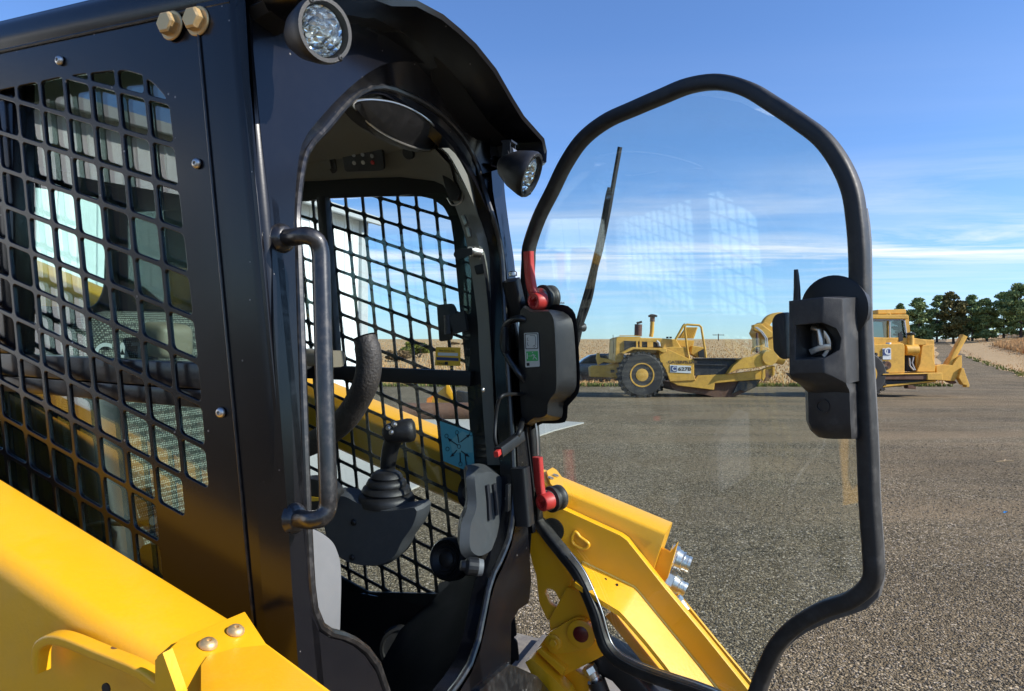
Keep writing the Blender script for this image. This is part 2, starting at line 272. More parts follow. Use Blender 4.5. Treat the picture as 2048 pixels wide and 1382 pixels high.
class MB:
    """collects geometry for one mesh part"""
    def __init__(s): s.v = []; s.f = []
    def add(s, vs, fs):
        n = len(s.v); s.v += [np.asarray(v, float) for v in vs]; s.f += [tuple(i + n for i in f) for f in fs]; return s
    def box(s, c, e1, e2, e3):      # centre and three half axes
        c, e1, e2, e3 = map(np.asarray, (c, e1, e2, e3))
        v = [c + a * e1 + b_ * e2 + d * e3 for a in (-1, 1) for b_ in (-1, 1) for d in (-1, 1)]
        return s.add(v, [(0, 1, 3, 2), (4, 6, 7, 5), (0, 4, 5, 1), (2, 3, 7, 6), (0, 2, 6, 4), (1, 5, 7, 3)])
    def abox(s, lo, hi):
        lo, hi = np.array(lo, float), np.array(hi, float); h = (hi - lo) / 2
        return s.box((lo + hi) / 2, (h[0], 0, 0), (0, h[1], 0), (0, 0, h[2]))
    def prism(s, pts, off):         # polygon (3D points) extruded by vector off
        n = len(pts); off = np.asarray(off, float); p = [np.asarray(q, float) for q in pts]
        return s.add(p + [q + off for q in p], [tuple(range(n)), tuple(range(2 * n - 1, n - 1, -1))] + [(i, (i + 1) % n, (i + 1) % n + n, i + n) for i in range(n)])
    def loft(s, rings, closed=True, cap=True):
        n = len(rings[0]); m = len(rings); vs = [p for r in rings for p in r]; fs = []
        for i in range(m - 1):
            for j in range(n if closed else n - 1):
                k = (j + 1) % n; fs.append((i * n + j, i * n + k, (i + 1) * n + k, (i + 1) * n + j))
        if cap: fs += [tuple(range(n)), tuple(range((m - 1) * n, m * n))]
        return s.add(vs, fs)
    def lathe(s, prof, c, ax, seg=28, cap=True):   # prof: (along axis, radius)
        c = np.asarray(c, float); a, e1, e2 = axes(ax)
        rings = [[c + a * z + (e1 * math.cos(t) + e2 * math.sin(t)) * r for t in np.linspace(0, 2 * math.pi, seg, endpoint=False)] for z, r in prof]
        return s.loft(rings, True, cap)
    def sweep(s, path, prof, up=None, closed=False, cap=True):
        path = [np.asarray(p, float) for p in path]; n = len(path); rings = []; pe = None
        for i, p in enumerate(path):
            if closed: t = path[(i + 1) % n] - path[i - 1]
            else: t = path[min(i + 1, n - 1)] - path[max(i - 1, 0)]
            t = t / np.linalg.norm(t)
            if up is not None: b_ = np.cross(t, np.asarray(up, float))
            elif pe is None: b_ = axes(t)[1]
            else: b_ = pe - (pe @ t) * t
            b_ = b_ / np.linalg.norm(b_); pe = b_; c_ = np.cross(b_, t)
            sc = prof(i / (n - 1)) if callable(prof) else prof
            rings.append([p + b_ * x + c_ * y for x, y in sc])
        if closed: rings.append(rings[0]); cap = False
        return s.loft(rings, True, cap)
    def build(s, name, mat, parent=None, smooth=35, bevel=0, seg=2):
        me = bpy.data.meshes.new(name); me.from_pydata([tuple(map(float, v)) for v in s.v], [], s.f)
        if bevel:
            bm = bmesh.new(); bm.from_mesh(me); bmesh.ops.remove_doubles(bm, verts=bm.verts, dist=1e-6); bmesh.ops.recalc_face_normals(bm, faces=bm.faces)
            ed = [e for e in bm.edges if len(e.link_faces) == 2 and e.calc_face_angle(0) > .5]
            bmesh.ops.bevel(bm, geom=ed, offset=bevel, segments=seg, profile=.6, affect='EDGES', clamp_overlap=True); bm.to_mesh(me); bm.free()
        fin(me, mat, smooth); return put(bpy.data.objects.new(name, me), parent)
def axes(ax):
    a = np.asarray(ax, float); a = a / np.linalg.norm(a); h = np.array([0, 0, 1.]) if abs(a[2]) < .9 else np.array([1., 0, 0])
    e1 = np.cross(a, h); e1 /= np.linalg.norm(e1); return a, e1, np.cross(a, e1)
def circ(r, n=12, sx=1., sy=1.): return [(r * sx * math.cos(t), r * sy * math.sin(t)) for t in np.linspace(0, 2 * math.pi, n, endpoint=False)]
def rrect(wx, wy, r, n=3):
    out = []
    for cx, cy, a0 in ((wx - r, wy - r, 0), (-(wx - r), wy - r, 90), (-(wx - r), -(wy - r), 180), (wx - r, -(wy - r), 270)):
        for k in range(n + 1): a = R(a0 + 90 * k / n); out.append((cx + r * math.cos(a), cy + r * math.sin(a)))
    return out
def smoothpath(pts, n=80, closed=False):
    P = [np.asarray(p, float) for p in pts]; m = len(P); out = []
    seg = m if closed else m - 1
    for i in range(seg):
        p0 = P[(i - 1) % m] if closed or i > 0 else 2 * P[0] - P[1]; p1 = P[i]; p2 = P[(i + 1) % m]
        p3 = P[(i + 2) % m] if closed or i + 2 < m else 2 * P[-1] - P[-2]
        for t in np.linspace(0, 1, 12, endpoint=False):
            out.append(.5 * (2 * p1 + (p2 - p0) * t + (2 * p0 - 5 * p1 + 4 * p2 - p3) * t * t + (3 * p1 - p0 - 3 * p2 + p3) * t ** 3))
    if not closed: out.append(P[-1])
    out = np.array(out); d = np.r_[0, np.cumsum(np.linalg.norm(np.diff(np.r_[out, out[:1]] if closed else out, axis=0), axis=1))]
    src = np.r_[out, out[:1]] if closed else out
    q = np.linspace(0, d[-1], n, endpoint=not closed)
    return [np.array([np.interp(x, d, src[:, k]) for k in range(src.shape[1])]) for x in q]
def rounded(poly, r, n=4):
    """polygon (2D) with rounded corners"""
    P = [np.asarray(p, float) for p in poly]; out = []; m = len(P)
    for i in range(m):
        a, b_, c = P[i - 1], P[i], P[(i + 1) % m]; u, v = a - b_, c - b_; lu, lv = np.linalg.norm(u), np.linalg.norm(v)
        if lu < 1e-7 or lv < 1e-7: continue
        rr = min(r, lu * .45, lv * .45); p, q = b_ + u / lu * rr, b_ + v / lv * rr
        for k in range(n + 1): t = k / n; out.append((1 - t) ** 2 * p + 2 * t * (1 - t) * b_ + t * t * q)
    return out
def plate(name, outer, holes, mat, parent, org, e1, e2, nrm, thick, bevel=0., smooth=0):
    """flat plate with holes: 2D outlines on the plane org + a*e1 + b*e2, extruded by thick along nrm"""
    cu = bpy.data.curves.new('c', 'CURVE'); cu.dimensions = '2D'; cu.fill_mode = 'BOTH'; cu.extrude = thick / 2 - bevel; cu.bevel_depth = bevel; cu.bevel_resolution = 1; cu.offset = -bevel
    for poly in [outer] + list(holes):
        sp = cu.splines.new('POLY'); sp.points.add(len(poly) - 1); sp.use_cyclic_u = True
        for p, q in zip(sp.points, poly): p.co = (float(q[0]), float(q[1]), 0, 1)
    o = bpy.data.objects.new('c', cu); COL.objects.link(o); dg = bpy.context.evaluated_depsgraph_get(); dg.update()
    me = bpy.data.meshes.new_from_object(o.evaluated_get(dg)); bpy.data.objects.remove(o); bpy.data.curves.remove(cu)
    me.materials.clear(); me.name = name
    org, e1, e2, nrm = (np.asarray(x, float) for x in (org, e1, e2, nrm))
    n = len(me.vertices); co = np.empty(n * 3); me.vertices.foreach_get('co', co); co = co.reshape(-1, 3)
    co = org + co[:, :1] * e1 + co[:, 1:2] * e2 + (co[:, 2:3] + thick / 2) * nrm
    me.vertices.foreach_set('co', co.ravel()); fin(me, mat, smooth); return put(bpy.data.objects.new(name, me), parent)
def text(name, body, mat, parent, org, e1, e2, size, thick=.0006, align='LEFT', bold=0.0, sx=1.0):
    cu = bpy.data.curves.new('t', 'FONT'); cu.body = body; cu.size = 1; cu.align_x = align; cu.offset = bold
    o = bpy.data.objects.new('t', cu); COL.objects.link(o); dg = bpy.context.evaluated_depsgraph_get(); dg.update()
    me = bpy.data.meshes.new_from_object(o.evaluated_get(dg)); bpy.data.objects.remove(o); bpy.data.curves.remove(cu)
    me.materials.clear(); me.name = name
    org, e1, e2 = (np.asarray(x, float) for x in (org, e1, e2))
    n = len(me.vertices); co = np.empty(n * 3); me.vertices.foreach_get('co', co); co = co.reshape(-1, 3) * size
    co = org + co[:, :1] * e1 * sx + co[:, 1:2] * e2
    me.vertices.foreach_set('co', co.ravel()); me.materials.append(mat); me.update(); return put(bpy.data.objects.new(name, me), parent)
def clip(poly, a, b_, c):       # keep a*x+b*y<=c
    out = []
    for i in range(len(poly)):
        p, q = poly[i - 1], poly[i]; dp, dq = a * p[0] + b_ * p[1] - c, a * q[0] + b_ * q[1] - c
        if dp <= 0 < dq or dq <= 0 < dp: t = dp / (dp - dq); out.append(p + (q - p) * t)
        if dq <= 0: out.append(q)
    return out
def inset(poly, d):
    P = [np.asarray(p, float) for p in poly]; A = sum(P[i - 1][0] * P[i][1] - P[i][0] * P[i - 1][1] for i in range(len(P)))
    if A < 0: P = P[::-1]
    out = P
    for i in range(len(P)):
        a, b_ = P[i - 1], P[i]; t = b_ - a; ln = np.linalg.norm(t)
        if ln < 1e-6: continue
        n = np.array([t[1], -t[0]]) / ln     # outward for ccw
        out = clip(out, n[0], n[1], n @ a - d)
        if len(out) < 3: return []
    return out
def area(P): return abs(sum(P[i - 1][0] * P[i][1] - P[i][0] * P[i - 1][1] for i in range(len(P)))) / 2

# ================================================================== THE LOADER
MACH = bpy.data.objects.new('compact_loader', None); COL.objects.link(MACH)
tag(MACH, 'yellow and black compact track loader with open glass cab door, filling the left foreground', 'loader')
Mw = Matrix([[*RW[0], TW[0]], [*RW[1], TW[1]], [*RW[2], TW[2]], [0, 0, 0, 1]])
BASE = np.array([-.45, .427, 0.])                 # loader base point, put on the ground
BASE[2] = -(TW[2] + RW[2, 0] * BASE[0] + RW[2, 1] * BASE[1]) / RW[2, 2]
MACH.matrix_world = Mw @ Matrix.Translation(Vector(BASE))
OFF = []
_build, _put = MB.build, put
def put(o, parent=None):                          # loader parts are modelled in machine axes
    COL.objects.link(o)
    if parent is not None:
        o.parent = parent
        root = parent
        while root.parent: root = root.parent
        if root is MACH and o.type == 'MESH': o.data.transform(Matrix.Translation(Vector(-BASE)))
    return o
GU = BASE[2]                                      # ground level in machine axes
EF, EL, EU = np.eye(3)
PV = np.array([-K, 0, 1.]); PV /= np.linalg.norm(PV)
NF = np.array([1, 0, K]); NF /= np.linalg.norm(NF)

# ---- lattice screens (bars measured on the side planes: i forward, j downward)
def lat(l): # affine lattice on a side plane, from photographed nodes
    if l < .4: pts = [((2, -2), (190 / 4.551, 810 / 4.551 + 100)), ((7, -4), (1325 / 4.551, 420 / 4.551 + 100)), ((7, 4), (1630 / 4.551, 795 / 4.551 + 700)), ((1, 6), (235 / 4.551, 750 / 4.551 + 700)),
                      ((5, 1), (1000 / 4.551, 760 / 4.551 + 400)), ((3, 7), (710 / 4.551, 190 / 4.551 + 950)), ((5, 6), (1160 / 4.551, 1225 / 4.551 + 700)), ((2, 1), (270 / 4.551, 470 / 4.551 + 400)), ((7, 1), (1520 / 4.551, 990 / 4.551 + 400))]
    else: pts = [((1, 0), (575 / 5.1175 + 580, 195 / 5.1175 + 380)), ((6, 0), (1520 / 5.1175 + 580, 500 / 5.1175 + 380)), ((0, 4), (500 / 5.1175 + 580, 1050 / 5.1175 + 380)), ((3, 8), (1135 / 5.1175 + 580, 2157 / 5.1175 + 380)),
                 ((5, 8), (1520 / 5.1175 + 580, 2320 / 5.1175 + 380)), ((4, 13), (1440 / 5.1175 + 580, 3441 / 5.1175 + 380)), ((5, 12), (1610 / 5.1175 + 580, 3311 / 5.1175 + 380)), ((3, 14), (1265 / 5.1175 + 580, 3581 / 5.1175 + 380)), ((6, 2), (1580 / 5.1175 + 580, 975 / 5.1175 + 380))]
    A = np.array([[i, j, 1] for (i, j), _ in pts], float); B = np.array([S(*p, l)[[0, 2]] for _, p in pts])
    return np.linalg.lstsq(A, B, rcond=None)[0]     # rows a, b, origin
def cells(l, lines, ir, jr, bar=.0037, keep=lambda i, j: True, rad=.0075):
    a, b_, o = lat(l); out = []
    for i in range(*ir):
        for j in range(*jr):
            if not keep(i, j): continue
            q = [o + a * x + b_ * y for x, y in ((i, j), (i + 1, j), (i + 1, j + 1), (i, j + 1))]
            q = inset(q, bar)
            for A, B, C in lines: q = clip(q, A, B, C) if len(q) > 2 else q
            if len(q) > 2 and area(q) > 1.2e-4: out.append(rounded(q, rad))
    return out
def halfplane(p, q, inside):
    p, q, inside = (np.asarray(x, float) for x in (p, q, inside)); t = q - p; n = np.array([t[1], -t[0]]); c = n @ p
    return (n[0], n[1], c) if n @ inside <= c else (-n[0], -n[1], -c)
def lines(pxs, l, inside):
    pts = [S(*p, l)[[0, 2]] for p in pxs]; ins = S(*inside, l)[[0, 2]]
    return [halfplane(pts[i], pts[i + 1], ins) for i in range(len(pts) - 1)]
# near side panel, a plate whose screen holes are cut through
nl = lines([(-40, 190), (28, 174), (130, 152), (222, 142), (252, 141), (283, 150), (310, 170), (328, 191), (340, 214), (349, 248), (357, 300), (374, 470), (395, 720), (404, 800), (421, 975), (440, 1240)], 0, (200, 600))
def keepn(i, j):
    if i >= 7: return j <= 4 or j >= 99
    if i == 6: return j <= 5 or j >= 8
    if i == 5: return j <= 8 or j >= 8
    return True
nl.append((-1., 0., 1.30)); nl.append((0., 1., .40))
hn = cells(0., nl, (-16, 8), (-16, 13), keep=keepn)
a_, b_, o_ = lat(0.)
q = inset([o_ + a_ * x + b_ * y for x, y in ((6, 8), (7.02, 8), (7.02, 10), (6, 10))], .0042)
so = [S(*p)[[0, 2]] for p in [(-330, 168), (0, 96), (440, 9), (497, -2)]]
seam = [S(*p)[[0, 2]] for p in [(430, -2), (468, 300), (497, 700), (520, 1200), (528, 1420)]]
outer = [np.array([-1.42, .455]), np.array([-.05, .455])] + [np.array([-.045 - K * .455 + .03, .455])] + [np.array([-.005 - K * u, u]) for u in (.2, 0, -.2, -.45, -.72)] + [np.array([-1.42, -.72])]
plate('side_panel', outer, hn, BLK, MACH, (0, .0, 0), EF, EU, EL, .006, bevel=.0012)
# ---- roof rail, corner post, front face
mb = MB()
prof = [(.0, .452), (-.004, .460), (-.004, .488), (.004, .502), (.03, .512), (.06, .514), (.06, .452)]
mb.loft([[np.array([f, l, u]) for l, u in prof] for f in (-1.45, -.078)])
mb.build('roof_rail', BLK, MACH, 40)
mb = MB()   # weld seam under the rail
mb.sweep([np.array([-1.42, -.001, .4515]), np.array([-.075, -.001, .4515])], circ(.0028, 6)); mb.build('seam_weld', BLKD, MACH)
mb = MB()
def post(u): # L-profile with a rounded corner, outside to inside
    fo = -K * u; r = .022; pts = [(fo - .075, -.003), (fo - r, -.003)]
    for k in range(1, 8): a = R(90 * k / 8); pts.append((fo - r + r * math.sin(a), -.003 + r - r * math.cos(a)))
    pts += [(fo, r), (fo, .034), (fo - .02, .034), (fo - .075, .02)]
    return [np.array([f, l, u]) for f, l in pts]
mb.loft([post(u) for u in np.linspace(.50, -.75, 14)]); mb.build('corner_post', BLK, MACH, 50)
mb = MB(); mb.sweep([Fr(502, 0, 0) * 0 + np.array([-.075 - K * u, -.0045, u]) for u in np.linspace(.45, -.7, 8)], circ(.002, 6)); mb.build('post_seam', BLKD, MACH)
mb = MB()   # mirrored far post
mb.loft([[np.array([p[0], .854 - p[1], p[2]]) for p in post(u)] for u in np.linspace(.50, -.47, 12)]); mb.build('corner_post', BLK, MACH, 50)

Bpx = [(595, 420), (608, 331), (627, 294), (655, 266), (683, 231), (705, 206), (727, 191), (752, 187), (780, 195), (811, 216), (839, 234), (871, 259), (899, 287), (924, 322), (946, 359), (967, 403), (988, 452), (1001, 513), (1006, 627), (1013, 750), (1022, 900), (1024, 980), (1018, 1060), (998, 1115), (980, 1150), (968, 1198), (955, 1267), (936, 1326), (905, 1370), (860, 1420), (810, 1440), (775, 1382), (764, 1340), (741, 1303), (714, 1280), (682, 1266), (654, 1258), (636, 1235), (625, 1184), (618, 1056), (612, 900), (604, 650), (598, 500)]
Apx = [(589, 420), (597, 320), (610, 275), (636, 241), (667, 206), (699, 175), (730, 150), (761, 131), (792, 122), (824, 120), (855, 128), (886, 144), (917, 169), (942, 191), (961, 219), (974, 253), (980, 287), (983, 344), (987, 390), (1000, 460), (1012, 530), (1018, 627), (1026, 750), (1034, 900), (1036, 985), (1028, 1070), (1010, 1125), (993, 1160), (981, 1200), (968, 1270), (950, 1330), (918, 1385), (862, 1450), (805, 1460), (768, 1395), (755, 1350), (733, 1315), (708, 1293), (680, 1280), (648, 1272), (628, 1245), (617, 1190), (609, 1056), (603, 900), (594, 650), (590, 500)]
Opx = [(540, 420), (528, 320), (520, 250), (514, 180), (508, 110), (503, 60), (520, -10), (620, -40), (760, 20), (850, 66), (900, 100), (950, 150), (980, 190), (1000, 240), (1004, 290), (1007, 344), (1010, 390), (1019, 460), (1029, 530), (1036, 627), (1043, 750), (1050, 900), (1055, 1000), (1056, 1062), (1061, 1196), (1025, 1232), (1021, 1330), (1010, 1400), (900, 1560), (780, 1560), (640, 1560), (610, 1450), (600, 1370), (592, 1270), (585, 1190), (577, 1056), (566, 900), (549, 650), (544, 500)]
def polar(pxs, n=150, c=(820, 700)):
    P = smoothpath([np.array(p, float) for p in pxs], 400, True); th = np.array([math.atan2(p[1] - c[1], p[0] - c[0]) for p in P]); r = np.array([math.hypot(p[0] - c[0], p[1] - c[1]) for p in P])
    o = np.argsort(th); th, r = th[o], r[o]; th = np.r_[th - 2 * math.pi, th, th + 2 * math.pi]; r = np.r_[r, r, r]
    return [(c[0] + math.cos(t) * x, c[1] + math.sin(t) * x) for t in np.linspace(-math.pi, math.pi, n, endpoint=False) for x in [np.interp(t, th, r)]]
Bp, Ap, Op = polar(Bpx), polar(Apx), polar(Opx)
def upf(y): return min(1, max(0, (430 - y) / 180))    # 1 in the arch, 0 on the posts
ringO = [Fr(x, y, 0) for x, y in Op]; ringA = [Fr(x, y, .004 * upf(y)) for x, y in Ap]
ringA2 = [Fr(x * .97 + b[0] * .03, y * .97 + b[1] * .03, .004 * upf(y) - .010) for (x, y), b in zip(Ap, Bp)]
ringB0 = [Fr(x * .12 + b[0] * .88, y * .12 + b[1] * .88, -.034 * upf(y) - .012) for (x, y), b in zip(Ap, Bp)]
ringB = [Fr(x, y, -.040 * upf(y) - .006) for x, y in Bp]; ringB2 = [p - NF * .03 for p in ringB]; ringO2 = [p - NF * .05 for p in ringO]
mb = MB(); mb.loft([ringO2, ringO, ringA, ringA2, ringB0, ringB, ringB2], True, False); mb.build('front_face', BLK, MACH, 32)
mb = MB()   # door seal bead round the opening, two ridges
for o, r in ((-.002, .0065), (.010, .004)):
    mb.sweep([Fr(x * (.3 if r > .005 else .75) + b[0] * (.7 if r > .005 else .25), y * (.3 if r > .005 else .75) + b[1] * (.7 if r > .005 else .25), -.036 * upf(y) + o) if r > .005 else
              Fr(x * .85 + b[0] * .15, y * .85 + b[1] * .15, (-.03 if y < 430 else 0) * upf(y) + .002) for (x, y), b in zip(Ap, Bp)], circ(r, 8), up=NF, closed=True)
    if r > .005: mb.build('opening_bead', BLKD, MACH); mb = MB()
# ---- roof with visor lip
def lipsec(o, drop=0):
    P = [(.0, .40), (-.012, .43), (-.008, .475), (.06, .50), (.15, .515), (.24, .555), (.33, .572), (.427, .575), (.52, .572), (.61, .555), (.70, .515), (.79, .50), (.858, .475), (.862, .44), (.80, .402)]
    return P
mb = MB(); rings = []
lo = [(.05, .445), (.005, .452), (-.006, .462), (.003, .482), (.10, .500), (.19, .522), (.27, .556), (.36, .572), (.427, .574), (.494, .572), (.584, .556), (.664, .522), (.724, .500), (.851, .482), (.862, .455), (.849, .425), (.78, .400)]
ro = [(.03, .455), (.005, .456), (-.0035, .470), (.0, .492), (.08, .512), (.17, .52), (.27, .525), (.36, .53), (.427, .53), (.494, .53), (.584, .525), (.684, .52), (.774, .512), (.854, .492), (.858, .470), (.849, .456), (.82, .455)]
def sec(f_off, t, dz=0, inn=0):
    out = []
    for (l1, u1), (l2, u2) in zip(ro, lo):
        l, u = l1 * (1 - t) + l2 * t, u1 * (1 - t) + u2 * t; l = .427 + (l - .427) * (1 - inn)
        out.append(np.array([f_off - K * u, l, u + dz]))
    return out
prof = [[np.array([-1.45, l, u]) for l, u in ro], [np.array([-.11, l, u]) for l, u in ro], sec(.0, .35), sec(.06, .75), sec(.112, 1.0), sec(.120, 1, -.004), sec(.116, 1, -.012, .012), sec(.07, .95, -.012, .02), sec(.02, .8, -.012, .03), sec(-.02, .5, -.012, .03)]
mb.loft(prof, False, False); mb.build('roof_visor', BLK, MACH, 45)
mb = MB()  # roof soffit joins visor to the face
mb.loft([sec(.035, .85, -.012, .03), [p - EF * .10 + EU * 0 for p in sec(.0, .85, -.04, .05)]], False, False); mb.build('visor_soffit', INN, MACH)

# ---- bolts on the side panel
def hexbolt(c, ax, r, parent=MACH, mat=GLD, name='bolt'):
    c = np.asarray(c, float); ax = np.asarray(ax, float) / np.linalg.norm(ax)
    m = MB(); m.lathe([(0, r * 1.25), (r * .12, r * 1.3), (r * .22, r * 1.22)], c, ax, 24)
    m.lathe([(r * .2, r * .98), (r * .85, r * .98), (r * 1.0, r * .80)], c, ax, 6); return m.build(name, mat, parent, 25)
for x, y in ((345, 52), (397, 43)): hexbolt(S(x, y, -.003), -EL, .0155)
def button(c, ax, r, parent=MACH, mat=ZNC, name='button_screw'):
    m = MB(); m.lathe([(0, r), (r * .25, r * .97), (r * .55, r * .8), (r * .72, r * .45), (r * .72, r * .36), (r * .35, r * .32)], c, ax, 20); return m.build(name, mat, parent, 50)
for x, y in ((120, 121), (394, 327), (442, 825)): button(S(x, y, -.002), -EL, .0072)
# rust chips on the post
for poly in ([(565, 1163), (571, 1165), (572, 1200), (574, 1226), (568, 1228), (565, 1200)], [(568, 1238), (574, 1240), (576, 1262), (571, 1270), (567, 1255)], [(570, 1291), (577, 1293), (576, 1302), (571, 1303)]):
    P = [hit(x, y, (0, 1, 0), -.0042) for x, y in poly]
    MB().prism(P, (0, .004, 0)).build('rust_chip', RUSTC, MACH, 0)

# ---- grab handle on the near post
hp = [Fr(566, 476, .002), Fr(590, 474, .03), Fr(612, 471, .05), Fr(632, 480, .06), Fr(641, 505, .062), Fr(643, 560, .062), Fr(650, 800, .062), Fr(656, 980, .062), Fr(655, 1015, .06), Fr(645, 1034, .056), Fr(622, 1040, .04), Fr(590, 1036, .0)]
hp = smoothpath(hp, 90); h = MB().sweep(hp, circ(.0118, 16)).build('grab_handle', BLKD, MACH, 60)
for c in (hp[0], hp[-1]):
    MB().lathe([(-.004, .021), (.004, .019), (.009, .0135)], c, NF, 18).build('weld_foot', BLKD, h, 60)

# ---- near window glass and its sliding sash
MB().abox((-1.36, .030, -.03), (-.06, .034, .42)).build('window_glass', GLT, MACH, 0)
MB().abox((-1.36, .040, -.66), (-.06, .044, -.09)).build('window_glass', GLT, MACH, 0)
mb = MB(); mb.abox((-1.38, .016, -.066), (-.05, .052, -.03)).abox((-1.38, .022, -.094), (-.05, .060, -.068)); mb.build('window_sash', BLKD, MACH, bevel=.003)
mb = MB(); mb.abox((-.60, .012, -.03), (-.545, .05, .43)); mb.build('sash_divider', BLK, MACH, bevel=.006)
# ---- far side wall with its window opening and screen
wpx = [(560, 402), (640, 398), (760, 392), (840, 392), (866, 398), (888, 414), (902, 440), (908, 480), (915, 560), (928, 700), (935, 770), (950, 960), (960, 1150), (880, 1172), (840, 1115), (700, 1040), (560, 960)]
_e = [tuple(S(x, y, .85)[[0, 2]]) for x, y in ((1016, 1340), (1020, 1236), (1052, 1196))]
wall = [(-1.42, -1.0), (_e[0][0], -1.0)] + _e + [ (-.01, 0), (-.01 - K * .45, .47), (-1.42, .47)]
hole = [S(x, y, .838)[[0, 2]] for x, y in wpx[:-3]] + [np.array([-.92, -.60]), np.array([-.92, .34])]
hole = [S(x, y, .838)[[0, 2]] for x, y in [(640, 397), (760, 392), (840, 392), (866, 398), (888, 414), (902, 440), (908, 480), (915, 560), (928, 700), (935, 770), (945, 930), (955, 1190)]]
hole += [np.array([-.42, -.70]), np.array([-.90, -.55]), np.array([-.92, .335])]
plate('far_side_wall', wall, [rounded(hole, .006, 2)], INN, MACH, (0, .836, 0), EF, EU, EL, .010)
al, bl, ol = lat(.854)
fl = lines([(560, 400), (860, 383), (905, 400), (925, 440), (965, 900), (975, 1240)], .854, (750, 700))
def keepf(i, j): return True
hf = cells(.854, [], (-17, 9), (-10, 18), bar=.0040)
ow = [np.array([-1.40, .45]), np.array([-.07, .45]), np.array([.05, -.38])] + [np.array(p) for p in _e[::-1]] + [np.array([_e[0][0] - .02, -.85]), np.array([-1.40, -.85])]
hf = [c for c in hf if all(-1.38 < p[0] < .03 and -.82 < p[1] < .435 and p[0] < -.03 - K * p[1] for p in c)]
plate('side_screen', ow, hf, INN, MACH, (0, .850, 0), EF, EU, EL, .005, bevel=.001)
MB().abox((-1.32, .828, -.09), (-.12, .831, .36)).build('window_glass', GLF, MACH, 0)
MB().abox((-1.32, .824, -.70), (-.02, .827, -.12)).build('window_glass', GLF, MACH, 0)
p0, p1 = S(600, 742, .815), S(945, 757, .815)
MB().box((p0 + p1) / 2, (p1 - p0) / 2, (0, .012, 0), (0, 0, .0185)).build('window_sash', INN, MACH, bevel=.002)
MB().sweep([S(646, 395, .815), S(672, 728, .815)], rrect(.014, .012, .003), up=EL).build('sash_divider', INN, MACH)
MB().lathe([(0, .0), (0, .020), (.008, .021), (.014, .018), (.015, .0)], S(612, 725, .80), -EL + EF * .7, 24).build('sash_knob', ZNC, MACH, 30)
# window latch
lt = MB().prism([S(x, y, .815) for x, y in rounded([(877, 610), (908, 607), (915, 620), (913, 640), (905, 680), (882, 683)], 5)], (0, -.01, 0)).build('window_latch', PLA, MACH, bevel=.001)
MB().prism([S(x, y, .80) for x, y in ((900, 632), (932, 622), (938, 660), (912, 668))], (0, -.012, 0)).build('latch_arm', PLA, lt)
MB().sweep([S(894, 630, .79), S(896, 668, .79)], circ(.008, 10)).build('latch_pin', PLA, lt)

# ---- cab shell inside: rear wall with window, ceiling, floor
rw = [np.array([-.0, -1.0]), np.array([.854, -1.0]), np.array([.854, .5]), np.array([0, .5])]
rh = rounded([np.array([.06, .06]), np.array([.76, .06]), np.array([.79, .12]), np.array([.80, .37]), np.array([.77, .40]), np.array([.06, .385])], .03)
plate('rear_wall', rw, [rh], INN, MACH, (-1.38, 0, 0), EL, EU, EF, .01)
MB().abox((-1.372, .04, -.04), (-1.368, .84, .40)).build('rear_glass', GLF, MACH, 0)
mb = MB(); mb.loft([[np.array([f, l, u]) for l, u in ((.03, .44), (.2, .458), (.427, .464), (.654, .458), (.828, .44))] for f in (-1.37, -.12)], False, False); mb.build('headliner', HEAD, MACH)
# header panel (above far window) with switches
def onwall(x, y, d=.80): return S(x, y, d)
hd = MB(); top = [(556, 222), (640, 226), (712, 232), (800, 262), (868, 296), (900, 330)]; bot = [(556, 364), (640, 362), (712, 357), (800, 354), (868, 362), (920, 385)]
hd.loft([[S(x, y, .70) for x, y in top], [S(x, y, .78) for x, y in [(556, 354), (640, 352), (712, 348), (800, 346), (868, 353), (910, 374)]], [S(x, y, .832) for x, y in bot]], False, False)
hd.build('header_panel', HEAD, MACH, 60)
def hp_(x, y, d=0): # point on header panel middle: plane through three of its points
    a, b_, c = S(640, 226, .70), S(800, 262, .70), S(712, 348, .78); n = np.cross(b_ - a, c - a); n /= np.linalg.norm(n); n = n if n @ (CAMM - a) > 0 else -n
    return hit(x, y, n, n @ a + d), n
_, hn_ = hp_(700, 300)
def hplate(name, pts, mat, d, th, parent=MACH, r=5): return MB().prism([hp_(x, y, d)[0] for x, y in rounded([np.array(p, float) for p in pts], r)], -hn_ * th).build(name, mat, parent, bevel=0)
sp_ = hplate('switch_panel', [(682, 294), (763, 290), (768, 341), (690, 344)], PLA, .010, .008, r=8)
for x, y, m_ in ((707, 310, LETG), (708, 326, LABW), (726, 325, LABW), (745, 325, RED), (725, 309, LETG), (744, 312, LETG)):
    MB().lathe([(-.002, .0058), (.0012, .0052), (.0015, 0)], hp_(x, y, .011)[0], hn_, 14).build('switch_button', m_, sp_, 40)
lp = hplate('dome_lamp', [(598, 296), (664, 294), (674, 346), (598, 354)], INN, .010, .008, r=8)
hplate('lamp_lens', [(602, 308), (655, 305), (662, 338), (602, 344)], HEAD, .013, .006, lp, 3)
MB().lathe([(-.004, .016), (.004, .015), (.005, 0)], hp_(817, 306, .009)[0], hn_, 20).build('vent_disc', INN, MACH, 40)
